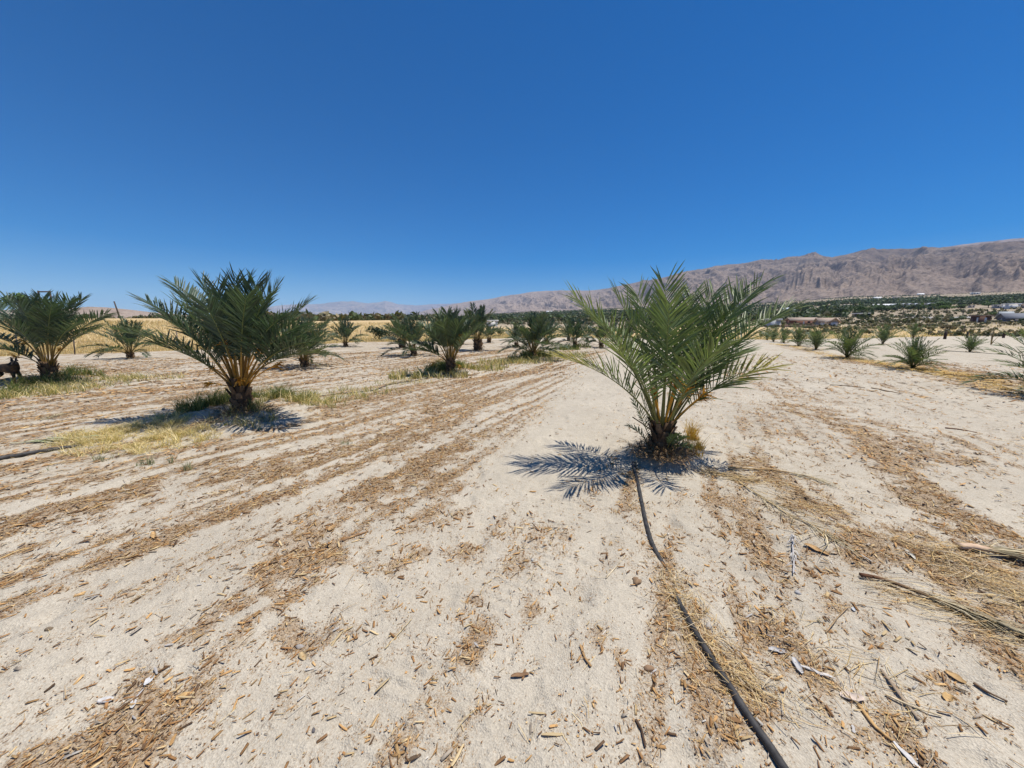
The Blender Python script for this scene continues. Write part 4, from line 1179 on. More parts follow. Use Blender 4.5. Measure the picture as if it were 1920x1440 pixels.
for k, a_ in enumerate([
 ('leaf_scrap', 'white papery scrap on top of the left chip streak', 280, 1278, 0.05, 0.03, (0.50, 0.49, 0.48)),
 ('leaf_scrap', 'smaller white papery scrap just below the upper one', 250, 1322, 0.04, 0.024, (0.48, 0.47, 0.46)),
 ('leaf_scrap', 'pale grey scrap half sunk in the sand left of the chip streak', 198, 1315, 0.06, 0.028, (0.52, 0.50, 0.48)),
 ('bark_chip', 'broad curled orange chip beside the chip streak', 345, 1308, 0.06, 0.035, (0.50, 0.32, 0.14)),
 ('bark_chip', 'broad flat tan chip lying in the streak near the left stick', 568, 1232, 0.06, 0.035, (0.52, 0.38, 0.2)),
 ('bark_chip', 'wide pale brown chip in the upper chip patch', 622, 992, 0.08, 0.05, (0.42, 0.27, 0.13)),
 ('bark_chip', 'long curled tan chip on the left chip band', 288, 1005, 0.12, 0.04, (0.52, 0.33, 0.15)),
 ('leaf_scrap', 'pale twisted leaf scrap standing on the sand by the dead fronds', 1705, 1040, 0.13, 0.03, (0.50, 0.46, 0.38)),
 ('leaf_scrap', 'silver grey leaf base at the top of the grey chip trail', 1458, 1222, 0.08, 0.035, (0.44, 0.42, 0.40)),
 ('leaf_scrap', 'silver grey curled leaf base in the middle of the grey chip trail', 1495, 1250, 0.09, 0.03, (0.47, 0.45, 0.43)),
 ('leaf_scrap', 'long silver splinter in the grey chip trail', 1530, 1262, 0.14, 0.018, (0.50, 0.47, 0.44)),
 ('leaf_scrap', 'pinkish pale broad flake below the grey chip trail', 1598, 1310, 0.09, 0.045, (0.56, 0.46, 0.38)),
 ('leaf_scrap', 'white leaf blade lying on the sand at the bottom right', 1700, 1420, 0.10, 0.02, (0.50, 0.48, 0.46)),
 ('leaf_scrap', 'tiny white scrap on the open sand below the dark frond butt', 1600, 1144, 0.03, 0.02, (0.55, 0.55, 0.55)),
 ('bark_chip', 'large tan flake among the litter right of the grey leaf comb', 1530, 1032, 0.16, 0.05, (0.42, 0.26, 0.12)),
 ('bark_chip', 'curved orange flake on the lower right sand', 1790, 1272, 0.07, 0.04, (0.46, 0.30, 0.14)),
 ('bark_chip', 'orange chip alone on the lower right sand under the twig', 1776, 1310, 0.05, 0.035, (0.52, 0.34, 0.15)),
 ('bark_chip', 'brown clump of bark at the foot of the centre sand', 975, 1268, 0.085, 0.022, (0.22, 0.13, 0.07)),
 ('bark_chip', 'dark bark piece in the bottom centre left of the twig', 775, 1424, 0.06, 0.014, (0.12, 0.08, 0.05))]):
    scrap(a_[0], a_[1], 'scrap' if 'leaf' in a_[0] else 'bark', *a_[2:], seed=700 + k)

def stone(label, px, py, size, c, seed):
    r_ = np.random.default_rng(seed); g = on(px, py); mb = MB()
    n, m = 7, 9; V = []
    for i in range(n):
        ph = pi * i / (n - 1)
        for j in range(m):
            a = 2 * pi * j / m
            d = np.array((sin(ph) * cos(a), sin(ph) * sin(a) * 0.75, cos(ph) * 0.55))
            V.append(d * size * (0.45 + 1.1 * float(fbm(np.array([d[0] * 1.6 + seed]), np.array([d[1] * 1.6 + d[2]]), seed, 2)[0])))
    q = [(i * m + j, i * m + m + j, i * m + m + (j + 1) % m, i * m + (j + 1) % m) for i in range(n - 1) for j in range(m)]
    mb.add(V, q=q, c=c)
    return tag(link('stone', mb.mesh('stone', M_CHIP), None, g + np.array((0, 0, size * 0.12)), (0.1, 0.15, seed)), label, 'stone')
stone('biggest brown stone on the sand left of the buried hose', 1194, 1092, 0.038, (0.26, 0.17, 0.10), 1)
stone('small pale stone in the middle of the sandy lane', 998, 1050, 0.018, (0.42, 0.40, 0.37), 2)
stone('small brown stone at the lower right of the hose stone', 1217, 1254, 0.024, (0.27, 0.17, 0.10), 3)
stone('round grey stone on the sand right of the straw bed', 1330, 1175, 0.022, (0.42, 0.37, 0.31), 4)
stone('small dark pebble on the sand at bottom left of centre', 588, 1370, 0.010, (0.13, 0.12, 0.12), 5)
stone('greyish clod on the left chip streak', 562, 1214, 0.02, (0.33, 0.30, 0.27), 6)
stone('tan stone on the left hand chip bed near the small clod', 245, 1117, 0.022, (0.38, 0.28, 0.18), 7)
stone('grey clod beside the grey leaf comb', 1495, 1112, 0.02, (0.38, 0.36, 0.34), 8)
stone('dark clod of soil on the sand left of the big palm mound', 92, 1180, 0.02, (0.2, 0.15, 0.1), 9)

# ------------------------------------------------------------------ grass
def blades(spots, cols, hmin, hmax, w, lean=0.9):
    """spots: (pixel x, pixel y, radius m, count, lean)"""
    P = []
    for px, py, rad, n, sx in spots:
        g = at(px, py); a = rng.uniform(0, 2 * pi, n); rr = rad * np.sqrt(rng.random(n)) * (0.6 + 0.55 * fbm(np.cos(a) * 2 + px, np.sin(a) * 2, 3, 2) * 1.3)
        x = g[0] + np.cos(a) * rr * sx; y = g[1] + np.sin(a) * rr
        cl = fbm(x / 0.12, y / 0.12, 91, 2)
        k = cl > 0.43
        P.append(np.stack([x[k], y[k]], -1))
    P = np.concatenate(P); n = len(P)
    z = near_z(P[:, 0], P[:, 1])
    h = rng.uniform(hmin, hmax, n) * (0.35 + 1.4 * sstep(0.3, 0.75, fbm(P[:, 0] / 0.16, P[:, 1] / 0.16, 95, 2))); a = rng.uniform(0, 2 * pi, n); ln = rng.uniform(0.2, lean, n) * h
    ww = w * rng.uniform(0.7, 1.3, n); b = rng.uniform(0, 2 * pi, n)
    S = np.stack([np.cos(b), np.sin(b), 0 * b], -1) * ww[:, None]; D = np.stack([np.cos(a), np.sin(a), 0 * a], -1)
    p = np.column_stack([P, z - 0.01]); up = np.array((0, 0, 1.0))
    m = p + D * (ln * 0.3)[:, None] + up * (h * 0.6)[:, None]; t = p + D * ln[:, None] + up * h[:, None]
    V = np.stack([p - S, p + S, m + S * 0.8, m - S * 0.8, t + S * 0.15, t - S * 0.15], 1).reshape(-1, 3)
    o = (np.arange(n) * 6)[:, None]
    q = np.concatenate([np.array([0, 1, 2, 3])[None] + o, np.array([3, 2, 4, 5])[None] + o])
    cols = np.array(cols); c = cols[rng.integers(0, len(cols), n)] * rng.uniform(0.7, 1.3, n)[:, None]
    return V, q, np.repeat(c, 6, axis=0)
GRN = [(0.10, 0.14, 0.04), (0.13, 0.17, 0.045), (0.08, 0.115, 0.035), (0.22, 0.22, 0.07), (0.34, 0.28, 0.11)]
OLV = [(0.22, 0.22, 0.07), (0.30, 0.26, 0.09), (0.14, 0.17, 0.05), (0.40, 0.32, 0.13)]
DRYG = [(0.64, 0.50, 0.26), (0.70, 0.57, 0.31), (0.56, 0.42, 0.20), (0.62, 0.52, 0.30)]
stuff_mesh('grass', 'short green grass growing on the mounds under the left row palms',
  [blades([(400, 772, 0.42, 2400, 1.0), (365, 783, 0.24, 1300, 1.0), (440, 760, 0.4, 1500, 1.0), (515, 752, 0.45, 2200, 1.0), (545, 764, 0.34, 1500, 1.0), (480, 785, 0.2, 300, 1)], GRN, 0.06, 0.22, 0.0035),
   blades([(8, 740, 0.5, 1000, 1), (66, 725, 0.4, 900, 1), (150, 714, 0.5, 900, 1), (115, 722, 0.4, 700, 1)], GRN, 0.08, 0.22, 0.006),
   blades([(825, 700, 0.6, 2600, 1.0), (845, 697, 0.45, 1300, 1), (862, 693, 0.35, 700, 1)], GRN, 0.1, 0.24, 0.008),
   blades([(985, 675, 0.8, 1400, 1.0), (1010, 672, 0.7, 1100, 1), (1065, 655, 1.0, 900, 1), (1090, 653, 0.9, 600, 1)], GRN, 0.1, 0.3, 0.014)], M_GRASS)
stuff_mesh('dry_grass', 'dry yellow grass round the left mounds and along the hose line',
  [blades([(240, 815, 0.62, 5200, 1.3), (310, 830, 0.5, 3800, 1.2), (200, 838, 0.4, 1200, 1.3), (290, 800, 0.45, 1800, 1.2), (170, 820, 0.4, 500, 1.4)], DRYG, 0.03, 0.10, 0.0035, 2.2),
   blades([(560, 762, 0.6, 2600, 1.3), (620, 748, 0.6, 1400, 1.4), (690, 735, 0.6, 600, 1.5), (760, 718, 0.6, 450, 1.5), (470, 795, 0.5, 900, 1.1)], DRYG + OLV, 0.05, 0.14, 0.005, 1.6),
   blades([(90, 735, 0.9, 1700, 1.2), (180, 722, 0.8, 1300, 1.4), (260, 714, 0.8, 900, 1.4), (30, 742, 0.7, 1100, 1)], DRYG + OLV, 0.05, 0.16, 0.006, 1.5),
   blades([(800, 706, 0.9, 2200, 1.5), (890, 692, 0.9, 1500, 1.5), (960, 680, 1.1, 1800, 1.5), (1040, 668, 1.5, 1800, 1.3), (1000, 676, 1.0, 1200, 1.4)], DRYG + OLV, 0.06, 0.2, 0.01),
   blades([(1300, 822, 0.08, 260, 1.2), (1310, 842, 0.07, 220, 1.2), (1292, 860, 0.12, 200, 1.3)], [(0.55, 0.34, 0.07), (0.48, 0.28, 0.06)], 0.08, 0.20, 0.003),
   blades([(330, 870, 0.07, 70, 1), (272, 874, 0.09, 90, 1), (195, 862, 0.1, 90, 1), (352, 883, 0.05, 40, 1), (85, 885, 0.06, 60, 1), (650, 830, 0.08, 60, 1), (55, 768, 0.2, 120, 1)], [(0.24, 0.25, 0.15), (0.32, 0.30, 0.18)], 0.03, 0.08, 0.003)], M_GRASS)

def field_grass():
    n = 60000
    px = rng.uniform(-150, 1000, n)
    t = np.arctan((px - 960) / 730); Rb = bound(t)
    R = Rb * (1.0 + (90 / Rb - 1) * rng.random(n) ** 1.6) + rng.normal(0, 0.15, n)
    n2 = 16000
    t2 = rng.uniform(radians(-6), radians(56), n2); R2 = bound(t2) * (1 + 0.9 * rng.random(n2) ** 1.4)
    t = np.concatenate([t, t2]); R = np.concatenate([R, R2]); n += n2
    X = R * np.sin(t); Y = R * np.cos(t); Z = ground_z(X, Y)
    sc = np.clip(R / 45, 0.6, 2.4)
    h = rng.uniform(0.12, 0.34, n) * (0.5 + fbm(X / 3, Y / 3, 88, 3)) * sc ** 0.4; w = 0.02 * sc * rng.uniform(0.5, 1.4, n); a = rng.uniform(0, 2 * pi, n)
    S = np.stack([np.cos(a) * w, np.sin(a) * w, 0 * w], -1); p = np.column_stack([X, Y, Z - 0.02])
    tp = p + np.column_stack([rng.normal(0, 0.35, n) * h, rng.normal(0, 0.35, n) * h, h])
    V = np.stack([p - S, p + S, tp + S * 0.3, tp - S * 0.3], 1).reshape(-1, 3)
    q = np.arange(n * 4).reshape(n, 4)
    cols = np.array([(0.58, 0.43, 0.23), (0.64, 0.50, 0.28), (0.53, 0.38, 0.19), (0.66, 0.54, 0.33)])
    c = cols[rng.integers(0, 4, n)] * rng.uniform(0.75, 1.2, n)[:, None]
    stuff_mesh('field_grass', 'golden dry grass standing in the field beyond the orchard', [(V, q, np.repeat(c, 4, axis=0))], M_GRASS)
field_grass()

# ------------------------------------------------------------------ trees, bushes and scrub
def crown_mesh(seed, n=900, clumps=16, c=(0.055, 0.085, 0.03), flat=0.75, leaf=0.075, gap=0.0):
    """unit crown (radius about 1, centre at 0): leaf sprays gathered in uneven clumps"""
    r = np.random.default_rng(seed)
    cc = r.normal(0, 1, (clumps, 3)); cc /= np.linalg.norm(cc, axis=1)[:, None]; cc *= r.uniform(0.25, 0.72, (clumps, 1)); cc[:, 2] = cc[:, 2] * flat
    cr = r.uniform(0.26, 0.46, clumps)
    k = r.integers(0, clumps, n)
    d = r.normal(0, 1, (n, 3)); d /= np.linalg.norm(d, axis=1)[:, None]
    p = cc[k] + d * (cr[k] * r.uniform(0.55, 1.05, n))[:, None] * np.array((1, 1, 0.8))
    a = np.cross(d, r.normal(0, 1, (n, 3))); a /= np.linalg.norm(a, axis=1)[:, None]; b = np.cross(d, a); a = a * 0.8 + d * 0.35
    s = leaf * r.uniform(0.6, 1.5, n)[:, None]
    V = np.stack([p - a * s, p - b * s * 0.55, p + a * s * 1.1, p + b * s * 0.6], 1).reshape(-1, 3)
    col = np.array(c) * r.uniform(0.6, 1.45, n)[:, None] * (0.8 + 0.4 * r.random(clumps))[k][:, None]
    return make_mesh('crown', V, quads=np.arange(n * 4).reshape(n, 4), col=np.repeat(col, 4, axis=0), mats=(M_TREE,))

def trunk_limbs(seed, h=1.0, r0=0.06):
    r = random.Random(seed); mb = MB()
    mb.tube([(0, 0, -0.1), (0.02, 0, h * 0.35), (-0.02, 0.02, h * 0.7)], [r0, r0 * 0.8, r0 * 0.5], 7, (0.12, 0.09, 0.06))
    for i in range(5):
        a = i * 1.26 + r.random(); l = r.uniform(0.3, 0.5)
        mb.tube([(0, 0, h * (0.3 + 0.07 * i)), (cos(a) * l * 0.5, sin(a) * l * 0.5, h * (0.5 + 0.07 * i)), (cos(a) * l, sin(a) * l, h * (0.72 + 0.05 * i))], [r0 * 0.5, r0 * 0.35, r0 * 0.12], 5, (0.12, 0.09, 0.06))
    return mb.mesh('trunk', M_BARK)

CROWNS = {'dark': [crown_mesh(1, c=(0.040, 0.058, 0.032)), crown_mesh(2, c=(0.038, 0.060, 0.030), clumps=22)],
          'green': [crown_mesh(3, c=(0.060, 0.100, 0.028)), crown_mesh(4, c=(0.055, 0.090, 0.030), clumps=20)],
          'bright': [crown_mesh(5, c=(0.085, 0.13, 0.03)), crown_mesh(6, c=(0.08, 0.12, 0.035), clumps=12)],
          'olive': [crown_mesh(7, c=(0.085, 0.088, 0.045), n=600), crown_mesh(8, c=(0.075, 0.085, 0.042), n=600, clumps=12)],
          'dry': [crown_mesh(9, c=(0.13, 0.105, 0.06), n=500), crown_mesh(10, c=(0.115, 0.10, 0.055), n=500)]}
LIMBS = [trunk_limbs(1), trunk_limbs(2)]
def tree(name, label, px, base, top, wpx, kind, R=None, group=None, cat='tree', trunk=0.25, k=0):
    if R is None:
        g = far(px, base)
    else:
        a = azel(px, base)[0]; x, y = R * sin(a), R * cos(a); g = np.array([x, y, float(ground_z(np.array([x]), np.array([y]))[0])])
    Y = g[1]
    h = max(0.4, at_depth(px, top, Y)[2] - g[2]); w = wpx * Y / 720 / 2
    root = thing(name, label, cat, g, (px * 0.7) % 6.28, group)
    ch = h * (1 - trunk) / 2
    link('crown', CROWNS[kind][k % 2], root, (0, 0, h - ch * 0.97), None, (w, w, ch * 1.22))
    if trunk > 0.05: link('trunk', LIMBS[k % 2], root, None, None, (w * 0.8, w * 0.8, h * 0.85))
    return root

TREES = [
 ('shade_tree', 'round green tree behind the palm at the left edge', 42, 610, 543, 62, 'green', 115, 0.2),
 ('shade_tree', 'dull green tree left of the round one at the frame edge', -4, 612, 556, 40, 'olive', 120, 0.2),
 ('shade_tree', 'small dark tree on the field crest left of the leaning pole', 158, 600, 585, 22, 'olive', 160, 0.15),
 ('shade_tree', 'row tree behind the crest seen right of the big left palm', 520, 612, 586, 40, 'dark', 150, 0.1),
 ('shade_tree', 'dark tree of the valley row right of the big left palm', 565, 612, 589, 36, 'green', 150, 0.1),
 ('shade_tree', 'spiky topped dark tree in the valley row', 590, 612, 588, 16, 'dark', 155, 0.1),
 ('shade_tree', 'low dark tree above the lone small palm', 612, 612, 594, 34, 'dark', 150, 0.1),
 ('shade_tree', 'low wide green tree right of the lone small palm', 668, 612, 595, 34, 'dark', 150, 0.1),
 ('shade_tree', 'dark tree behind the golden field end', 700, 614, 595, 40, 'dark', 155, 0.1),
 ('shade_tree', 'dark tree above the two close palms', 742, 614, 594, 44, 'olive', 155, 0.1),
 ('cypress', 'tall narrow dark tree behind the thick pale trunk palm', 897, 602, 575, 12, 'dark', None, 0.05),
 ('shade_tree', 'big round dark tree left of the white canopy', 1573, 594, 574, 38, 'dark', None, 0.1),
 ('shade_tree', 'wide green tree above the white canopy', 1614, 589, 571, 30, 'green', None, 0.1),
 ('shade_tree', 'wide green tree right of the white canopy tree', 1652, 584, 571, 44, 'green', None, 0.1),
 ('shade_tree', 'dark green tree right of the greenhouse end', 1762, 581, 563, 34, 'green', None, 0.1),
 ('shade_tree', 'bright green tree low beside the greenhouse', 1728, 581, 571, 30, 'bright', None, 0.1),
 ('shade_tree', 'lighter green tree in front of the dark one by the greenhouse', 1775, 582, 569, 28, 'bright', None, 0.1),
 ('shade_tree', 'round dark green tree standing alone right of the greenhouse trees', 1801, 581, 569, 32, 'green', None, 0.1),
 ('shade_tree', 'dark green tree left of the grey low building', 1853, 577, 566, 28, 'green', None, 0.1),
 ('shade_tree', 'bright green tree left of the grey gable roof', 1868, 594, 584, 34, 'bright', None, 0.1),
 ('shade_tree', 'small dark palm like tree between the brown and tan houses', 1528, 604, 593, 16, 'dark', None, 0.15),
 ('shade_tree', 'small dark tree at the right end of the house wall', 1590, 607, 597, 12, 'dark', None, 0.15),
 ('shade_tree', 'green hedge like tree behind the tan gable house', 1552, 600, 591, 30, 'bright', None, 0.05),
 ('shade_tree', 'grey green tree right of the pale blue house', 1497, 586, 574, 16, 'olive', None, 0.1),
 ('shade_tree', 'green tree seen left of the main palm by the valley houses', 1000, 602, 591, 22, 'green', None, 0.1),
 ('shade_tree', 'wide green tree right of the white valley building', 955, 606, 594, 34, 'olive', None, 0.1),
 ('shade_tree', 'dark green tree left of the white valley houses', 1048, 600, 588, 20, 'green', None, 0.1),
 ('shade_tree', 'dark green tree right of the white valley houses', 1108, 602, 590, 30, 'dark', None, 0.1),
 ('fence_bush', 'dense dark bush behind the wire fence left of the two close palms', 712, 640, 606, 56, 'dark', None, 0.0),
 ('fence_bush', 'smaller grey bush at the right side of the dark fence bush', 738, 641, 622, 26, 'dry', None, 0.0),
]
for k, (nm, lb, px, bs, tp, w, kd, R, tk) in enumerate(TREES):
    tree(nm, lb, px, bs, tp, w, kd, R, 'trees round the orchard' if nm == 'shade_tree' else None, 'bush' if 'bush' in nm else 'tree', tk, k)
BUSH = [(1775, 618, 608, 46, 'widest olive bush on the golden strip, between the posts'), (1748, 613, 606, 30, 'olive bush just left of the widest one on the golden strip'),
        (1832, 617, 607, 34, 'olive bush below the brown low building'), (1812, 608, 601, 30, 'dry bush left of the brown low building'), (1865, 606, 598, 26, 'dry bush right of the brown low building'),
        (1690, 606, 600, 30, 'dark low bush above the spreading palm'), (1660, 611, 605, 24, 'low olive bush above the small palm beyond the right row'), (1720, 622, 612, 26, 'olive bush behind the dull green palm'),
        (1630, 619, 609, 34, 'olive bush on the golden strip right of the tan house'), (1596, 617, 609, 22, 'dry bush on the golden strip under the tan house'), (1570, 620, 611, 30, 'dark bush on the golden strip below the white garage door'),
        (1515, 618, 610, 30, 'low bush on the golden strip below the brown house'), (1882, 610, 602, 24, 'dry bush below the grey gable roof'), (1700, 596, 589, 18, 'dark bush at the left end of the road'),
        (1545, 624, 615, 18, 'small bush behind the two stemmed palm'), (1668, 621, 612, 30, 'dry bush behind the small palm beyond the right row'), (1608, 604, 599, 12, 'round bush on the bare lot right of the house wall'),
        (1637, 603, 599, 18, 'low wide bush in the middle of the bare lot')]
for k, (px, bs, tp, w, lb) in enumerate(BUSH):
    tree('desert_bush', lb, px, bs, tp, w, 'olive' if k % 3 else 'dry', None, 'bushes on the golden strip', 'bush', 0.0, k)

def scrub():
    """desert scrub and far trees covering the fan: too many and too small to count"""
    V = []; C = []
    def batch(n, x0, x1, R0, R1, hmin, hmax, cols, thr, seed, leaves, belt=None):
        t0, t1 = azel(x0, 560)[0], azel(x1, 560)[0]
        t = rng.uniform(t0, t1, n); R = R0 * (R1 / R0) ** rng.random(n)
        X = R * np.sin(t); Y = R * np.cos(t)
        f = fbm(t * 14 + seed, np.log(R) * 9, 300 + seed, 4)
        k = f > thr
        X, Y, R = X[k], Y[k], R[k]; m = len(X); Z = ground_z(X, Y)
        hh = rng.uniform(hmin, hmax, m) * (R / R0) ** 0.3; ww = hh * rng.uniform(0.7, 1.3, m)
        cc = np.array(cols)[rng.integers(0, len(cols), m)] * rng.uniform(0.7, 1.3, m)[:, None]
        for j in range(leaves):
            d = rng.normal(0, 1, (m, 3)); d /= np.linalg.norm(d, axis=1)[:, None]; d[:, 2] = np.abs(d[:, 2])
            p = np.stack([X, Y, Z + hh * 0.25], -1) + d * np.stack([ww * 0.5, ww * 0.5, hh * 0.62], -1) * rng.uniform(0.5, 1.0, (m, 1))
            a = rng.normal(0, 1, (m, 3)); a /= np.linalg.norm(a, axis=1)[:, None]; b = np.cross(a, d); s = (hh * rng.uniform(0.2, 0.38, m))[:, None]
            V.append(np.stack([p - a * s, p - b * s, p + a * s, p + b * s], 1).reshape(-1, 3)); C.append(np.repeat(cc * rng.uniform(0.75, 1.3, m)[:, None], 4, axis=0))
    SCR = [(0.17, 0.145, 0.085), (0.13, 0.125, 0.065), (0.20, 0.165, 0.10), (0.11, 0.115, 0.06)]
    TRE = [(0.06, 0.085, 0.04), (0.075, 0.105, 0.04), (0.055, 0.07, 0.042), (0.08, 0.098, 0.052)]
    batch(1100, 1380, 2000, 95, 175, 0.35, 0.95, SCR, 0.49, 1, 16)
    batch(3000, 820, 2000, 165, 420, 0.5, 1.9, SCR + TRE[3:], 0.44, 2, 13)
    batch(5200, 760, 2000, 400, 1100, 0.8, 2.0, SCR + TRE[:1], 0.40, 3, 8)
    batch(9000, 700, 2000, 1000, 2300, 1.2, 2.6, SCR, 0.36, 4, 5)
    batch(5200, 800, 1760, 1100, 2300, 2.6, 5.0, TRE, 0.42, 14, 6)
    batch(1500, 860, 1640, 220, 520, 2.0, 4.0, TRE + SCR[1:2], 0.44, 5, 14)
    batch(5200, 760, 1780, 450, 1200, 3.0, 5.5, TRE, 0.42, 6, 9)
    batch(2600, 1560, 2000, 600, 1200, 2.8, 5.0, TRE, 0.46, 7, 9)
    batch(900, 480, 900, 130, 420, 1.5, 3.5, TRE + SCR, 0.42, 8, 12)
    batch(500, 120, 500, 125, 300, 0.6, 1.5, SCR + TRE, 0.42, 9, 10)
    V = np.concatenate(V); C = np.concatenate(C)
    stuff_mesh('desert_scrub', 'dark scrub and far trees covering the valley floor below the mountains', [(V, np.arange(len(V)).reshape(-1, 4), C)], M_TREE)
scrub()

# ------------------------------------------------------------------ buildings of the valley
def house(name, label, x0, x1, base, top, roof='gable', wall=(0.42, 0.36, 0.30), roofc=(0.30, 0.25, 0.21), depth=0.7, rz=0.0, doors=(), windows=(), eave=0.62, cat='house', group=None):
    """x0..x1, base, top: the front as seen in the photograph, in pixels"""
    g = far((x0 + x1) / 2, base); Y = g[1]
    W = (x1 - x0) * Y / 720 * 0.92; H = max(2.2, (base - top) * Y / 720 * 0.97); D = W * depth; E = H * eave
    az = math.atan2(g[0], g[1])
    root = thing(name, label, cat, g, -az * 0.55 + rz, group)
    mb = MB(); w2 = W / 2
    if roof == 'gable':      # ridge along x
        mb.box((-w2, 0, -1.5), (w2, D, E), wall)
        mb.add([(-w2, 0, E), (-w2, D, E), (-w2, D / 2, H - 0.1), (w2, 0, E), (w2, D, E), (w2, D / 2, H - 0.1)], t=[(0, 1, 2), (3, 5, 4)], c=wall)
        rf = MB(); o = 0.45; th = 0.18
        for sy in (0, 1):
            y0 = -o if sy == 0 else D + o; e0 = E - o * (H - E) / (D / 2)
            rf.add([(-w2 - o, y0, e0), (w2 + o, y0, e0), (w2 + o, D / 2, H), (-w2 - o, D / 2, H), (-w2 - o, y0, e0 + th), (w2 + o, y0, e0 + th), (w2 + o, D / 2, H + th), (-w2 - o, D / 2, H + th)],
                   q=[(0, 1, 2, 3), (4, 7, 6, 5), (0, 4, 5, 1), (1, 5, 6, 2), (3, 2, 6, 7), (0, 3, 7, 4)], c=roofc)
    elif roof == 'front':    # gable faces the viewer
        mb.box((-w2, 0, -1.5), (w2, D, E), wall)
        mb.add([(-w2, 0, E), (w2, 0, E), (0, 0, H - 0.1), (-w2, D, E), (w2, D, E), (0, D, H - 0.1)], t=[(0, 1, 2), (3, 5, 4)], c=wall)
        rf = MB(); o = 0.4; th = 0.18
        for sx in (-1, 1):
            x_ = sx * (w2 + o); e0 = E - o * (H - E) / w2
            rf.add([(x_, -o, e0), (0, -o, H), (0, D + o, H), (x_, D + o, e0), (x_, -o, e0 + th), (0, -o, H + th), (0, D + o, H + th), (x_, D + o, e0 + th)],
                   q=[(0, 1, 2, 3), (4, 7, 6, 5), (0, 4, 5, 1), (1, 5, 6, 2), (3, 2, 6, 7), (0, 3, 7, 4)], c=roofc)
    else:                    # nearly flat
        E = H * 0.82
        mb.box((-w2, 0, -1.5), (w2, D, E), wall)
        rf = MB(); rf.box((-w2 - 0.3, -0.4, E + 0.003), (w2 + 0.3, D + 0.3, H), roofc)
    link('wall', mb.mesh('wall', M_BUILD), root); link('roof', rf.mesh('roof', M_BUILD), root)
    for nm2, lst, hh, c in (('door', doors, 0.82, (0.72, 0.70, 0.68)), ('window', windows, 0.4, (0.05, 0.06, 0.07))):
        for (a, b) in lst:
            m2 = MB(); xa = -w2 + a * W; xb = -w2 + b * W
            z0 = 0.0 if nm2 == 'door' else E * 0.38
            m2.box((xa, -0.08, z0), (xb, 0.02, z0 + E * hh), c)
            link(nm2, m2.mesh(nm2, M_BUILD), root)
    return root
WHITE = (0.72, 0.72, 0.72)
house('house', 'tan house with a front gable and white garage doors behind the right row', 1537, 1569, 612, 597, 'gable', (0.36, 0.30, 0.26), (0.36, 0.28, 0.22), 0.55, 0.15, [(0.05, 0.28)], [(0.42, 0.52)], 0.66)
house('garage', 'tan garage wing with one white door, right end of the tan house', 1556, 1571, 613, 599, 'front', (0.34, 0.29, 0.26), (0.36, 0.28, 0.22), 0.9, 0.1, [(0.12, 0.88)], [], 0.64, 'garage')
house('house', 'long low reddish brown house left of the tan gable house', 1484, 1531, 609, 596, 'gable', (0.22, 0.11, 0.08), (0.36, 0.28, 0.22), 0.5, 0.1, [(0.45, 0.5)], [(0.12, 0.2), (0.62, 0.72), (0.8, 0.9)], 0.66)
house('shed', 'pale blue grey low shed left of the brown house', 1438, 1462, 613, 605, 'flat', (0.42, 0.46, 0.50), (0.55, 0.57, 0.6), 0.6, 0, [(0.6, 0.72)], [], cat='shed')
house('canopy', 'white roofed canopy, its shade built as a dark box, below the wide green tree', 1605, 1628, 595, 588, 'flat', (0.12, 0.10, 0.09), WHITE, 0.6, 0.05, [], [(0.2, 0.5)], cat='canopy')  # dark wall box and pane stand in for the shade under the open roof
house('house', 'pale blue house among the scrub left of the grey green tree', 1470, 1490, 586, 577, 'gable', (0.45, 0.52, 0.60), (0.55, 0.6, 0.66), 0.6, 0, [], [(0.2, 0.3), (0.6, 0.75)])
house('barn', 'long white roofed barn left of the greenhouse', 1640, 1678, 577, 570, 'gable', (0.58, 0.57, 0.55), WHITE, 0.35, 0.1, [(0.8, 0.92)], [(0.1, 0.2)], cat='barn')
house('shed', 'small white shed at the lower right of the white barn', 1676, 1686, 579, 574, 'front', WHITE, WHITE, 0.8, 0, [(0.3, 0.6)], cat='shed')
house('house', 'low grey building left of the white box building', 1868, 1888, 578, 571, 'flat', (0.30, 0.29, 0.29), (0.42, 0.42, 0.42), 0.5, 0, [], [(0.2, 0.3), (0.6, 0.8)])
house('storage_building', 'white box building near the right edge', 1889, 1909, 579, 569, 'flat', (0.66, 0.66, 0.65), WHITE, 0.6, 0.05, [(0.3, 0.42)], [], cat='building')
house('house', 'brown flat house behind the white box building at the frame edge', 1908, 1930, 578, 569, 'flat', (0.26, 0.21, 0.18), (0.3, 0.26, 0.24), 0.6, 0, [], [(0.2, 0.4)])
house('house', 'house with a blue grey gable roof at the right edge', 1893, 1932, 603, 588, 'gable', (0.20, 0.19, 0.20), (0.15, 0.16, 0.185), 0.7, 0.1, [(0.5, 0.56)], [(0.15, 0.3)], 0.45)
house('shed', 'small pale blue roofed shed left of the grey gable roof', 1880, 1896, 596, 588, 'gable', (0.30, 0.32, 0.35), (0.30, 0.33, 0.36), 0.7, 0, [(0.2, 0.4)], [], 0.5, cat='shed')
house('house', 'low dark brown house with small white windows on the golden strip', 1829, 1853, 605, 597, 'flat', (0.13, 0.07, 0.055), (0.2, 0.14, 0.11), 0.5, 0, [(0.15, 0.25), (0.62, 0.74)], [])
house('house', 'white low building in the valley right of the thick trunk palm', 912, 934, 612, 606, 'flat', (0.60, 0.60, 0.58), WHITE, 0.6, 0, [], [(0.2, 0.35)])
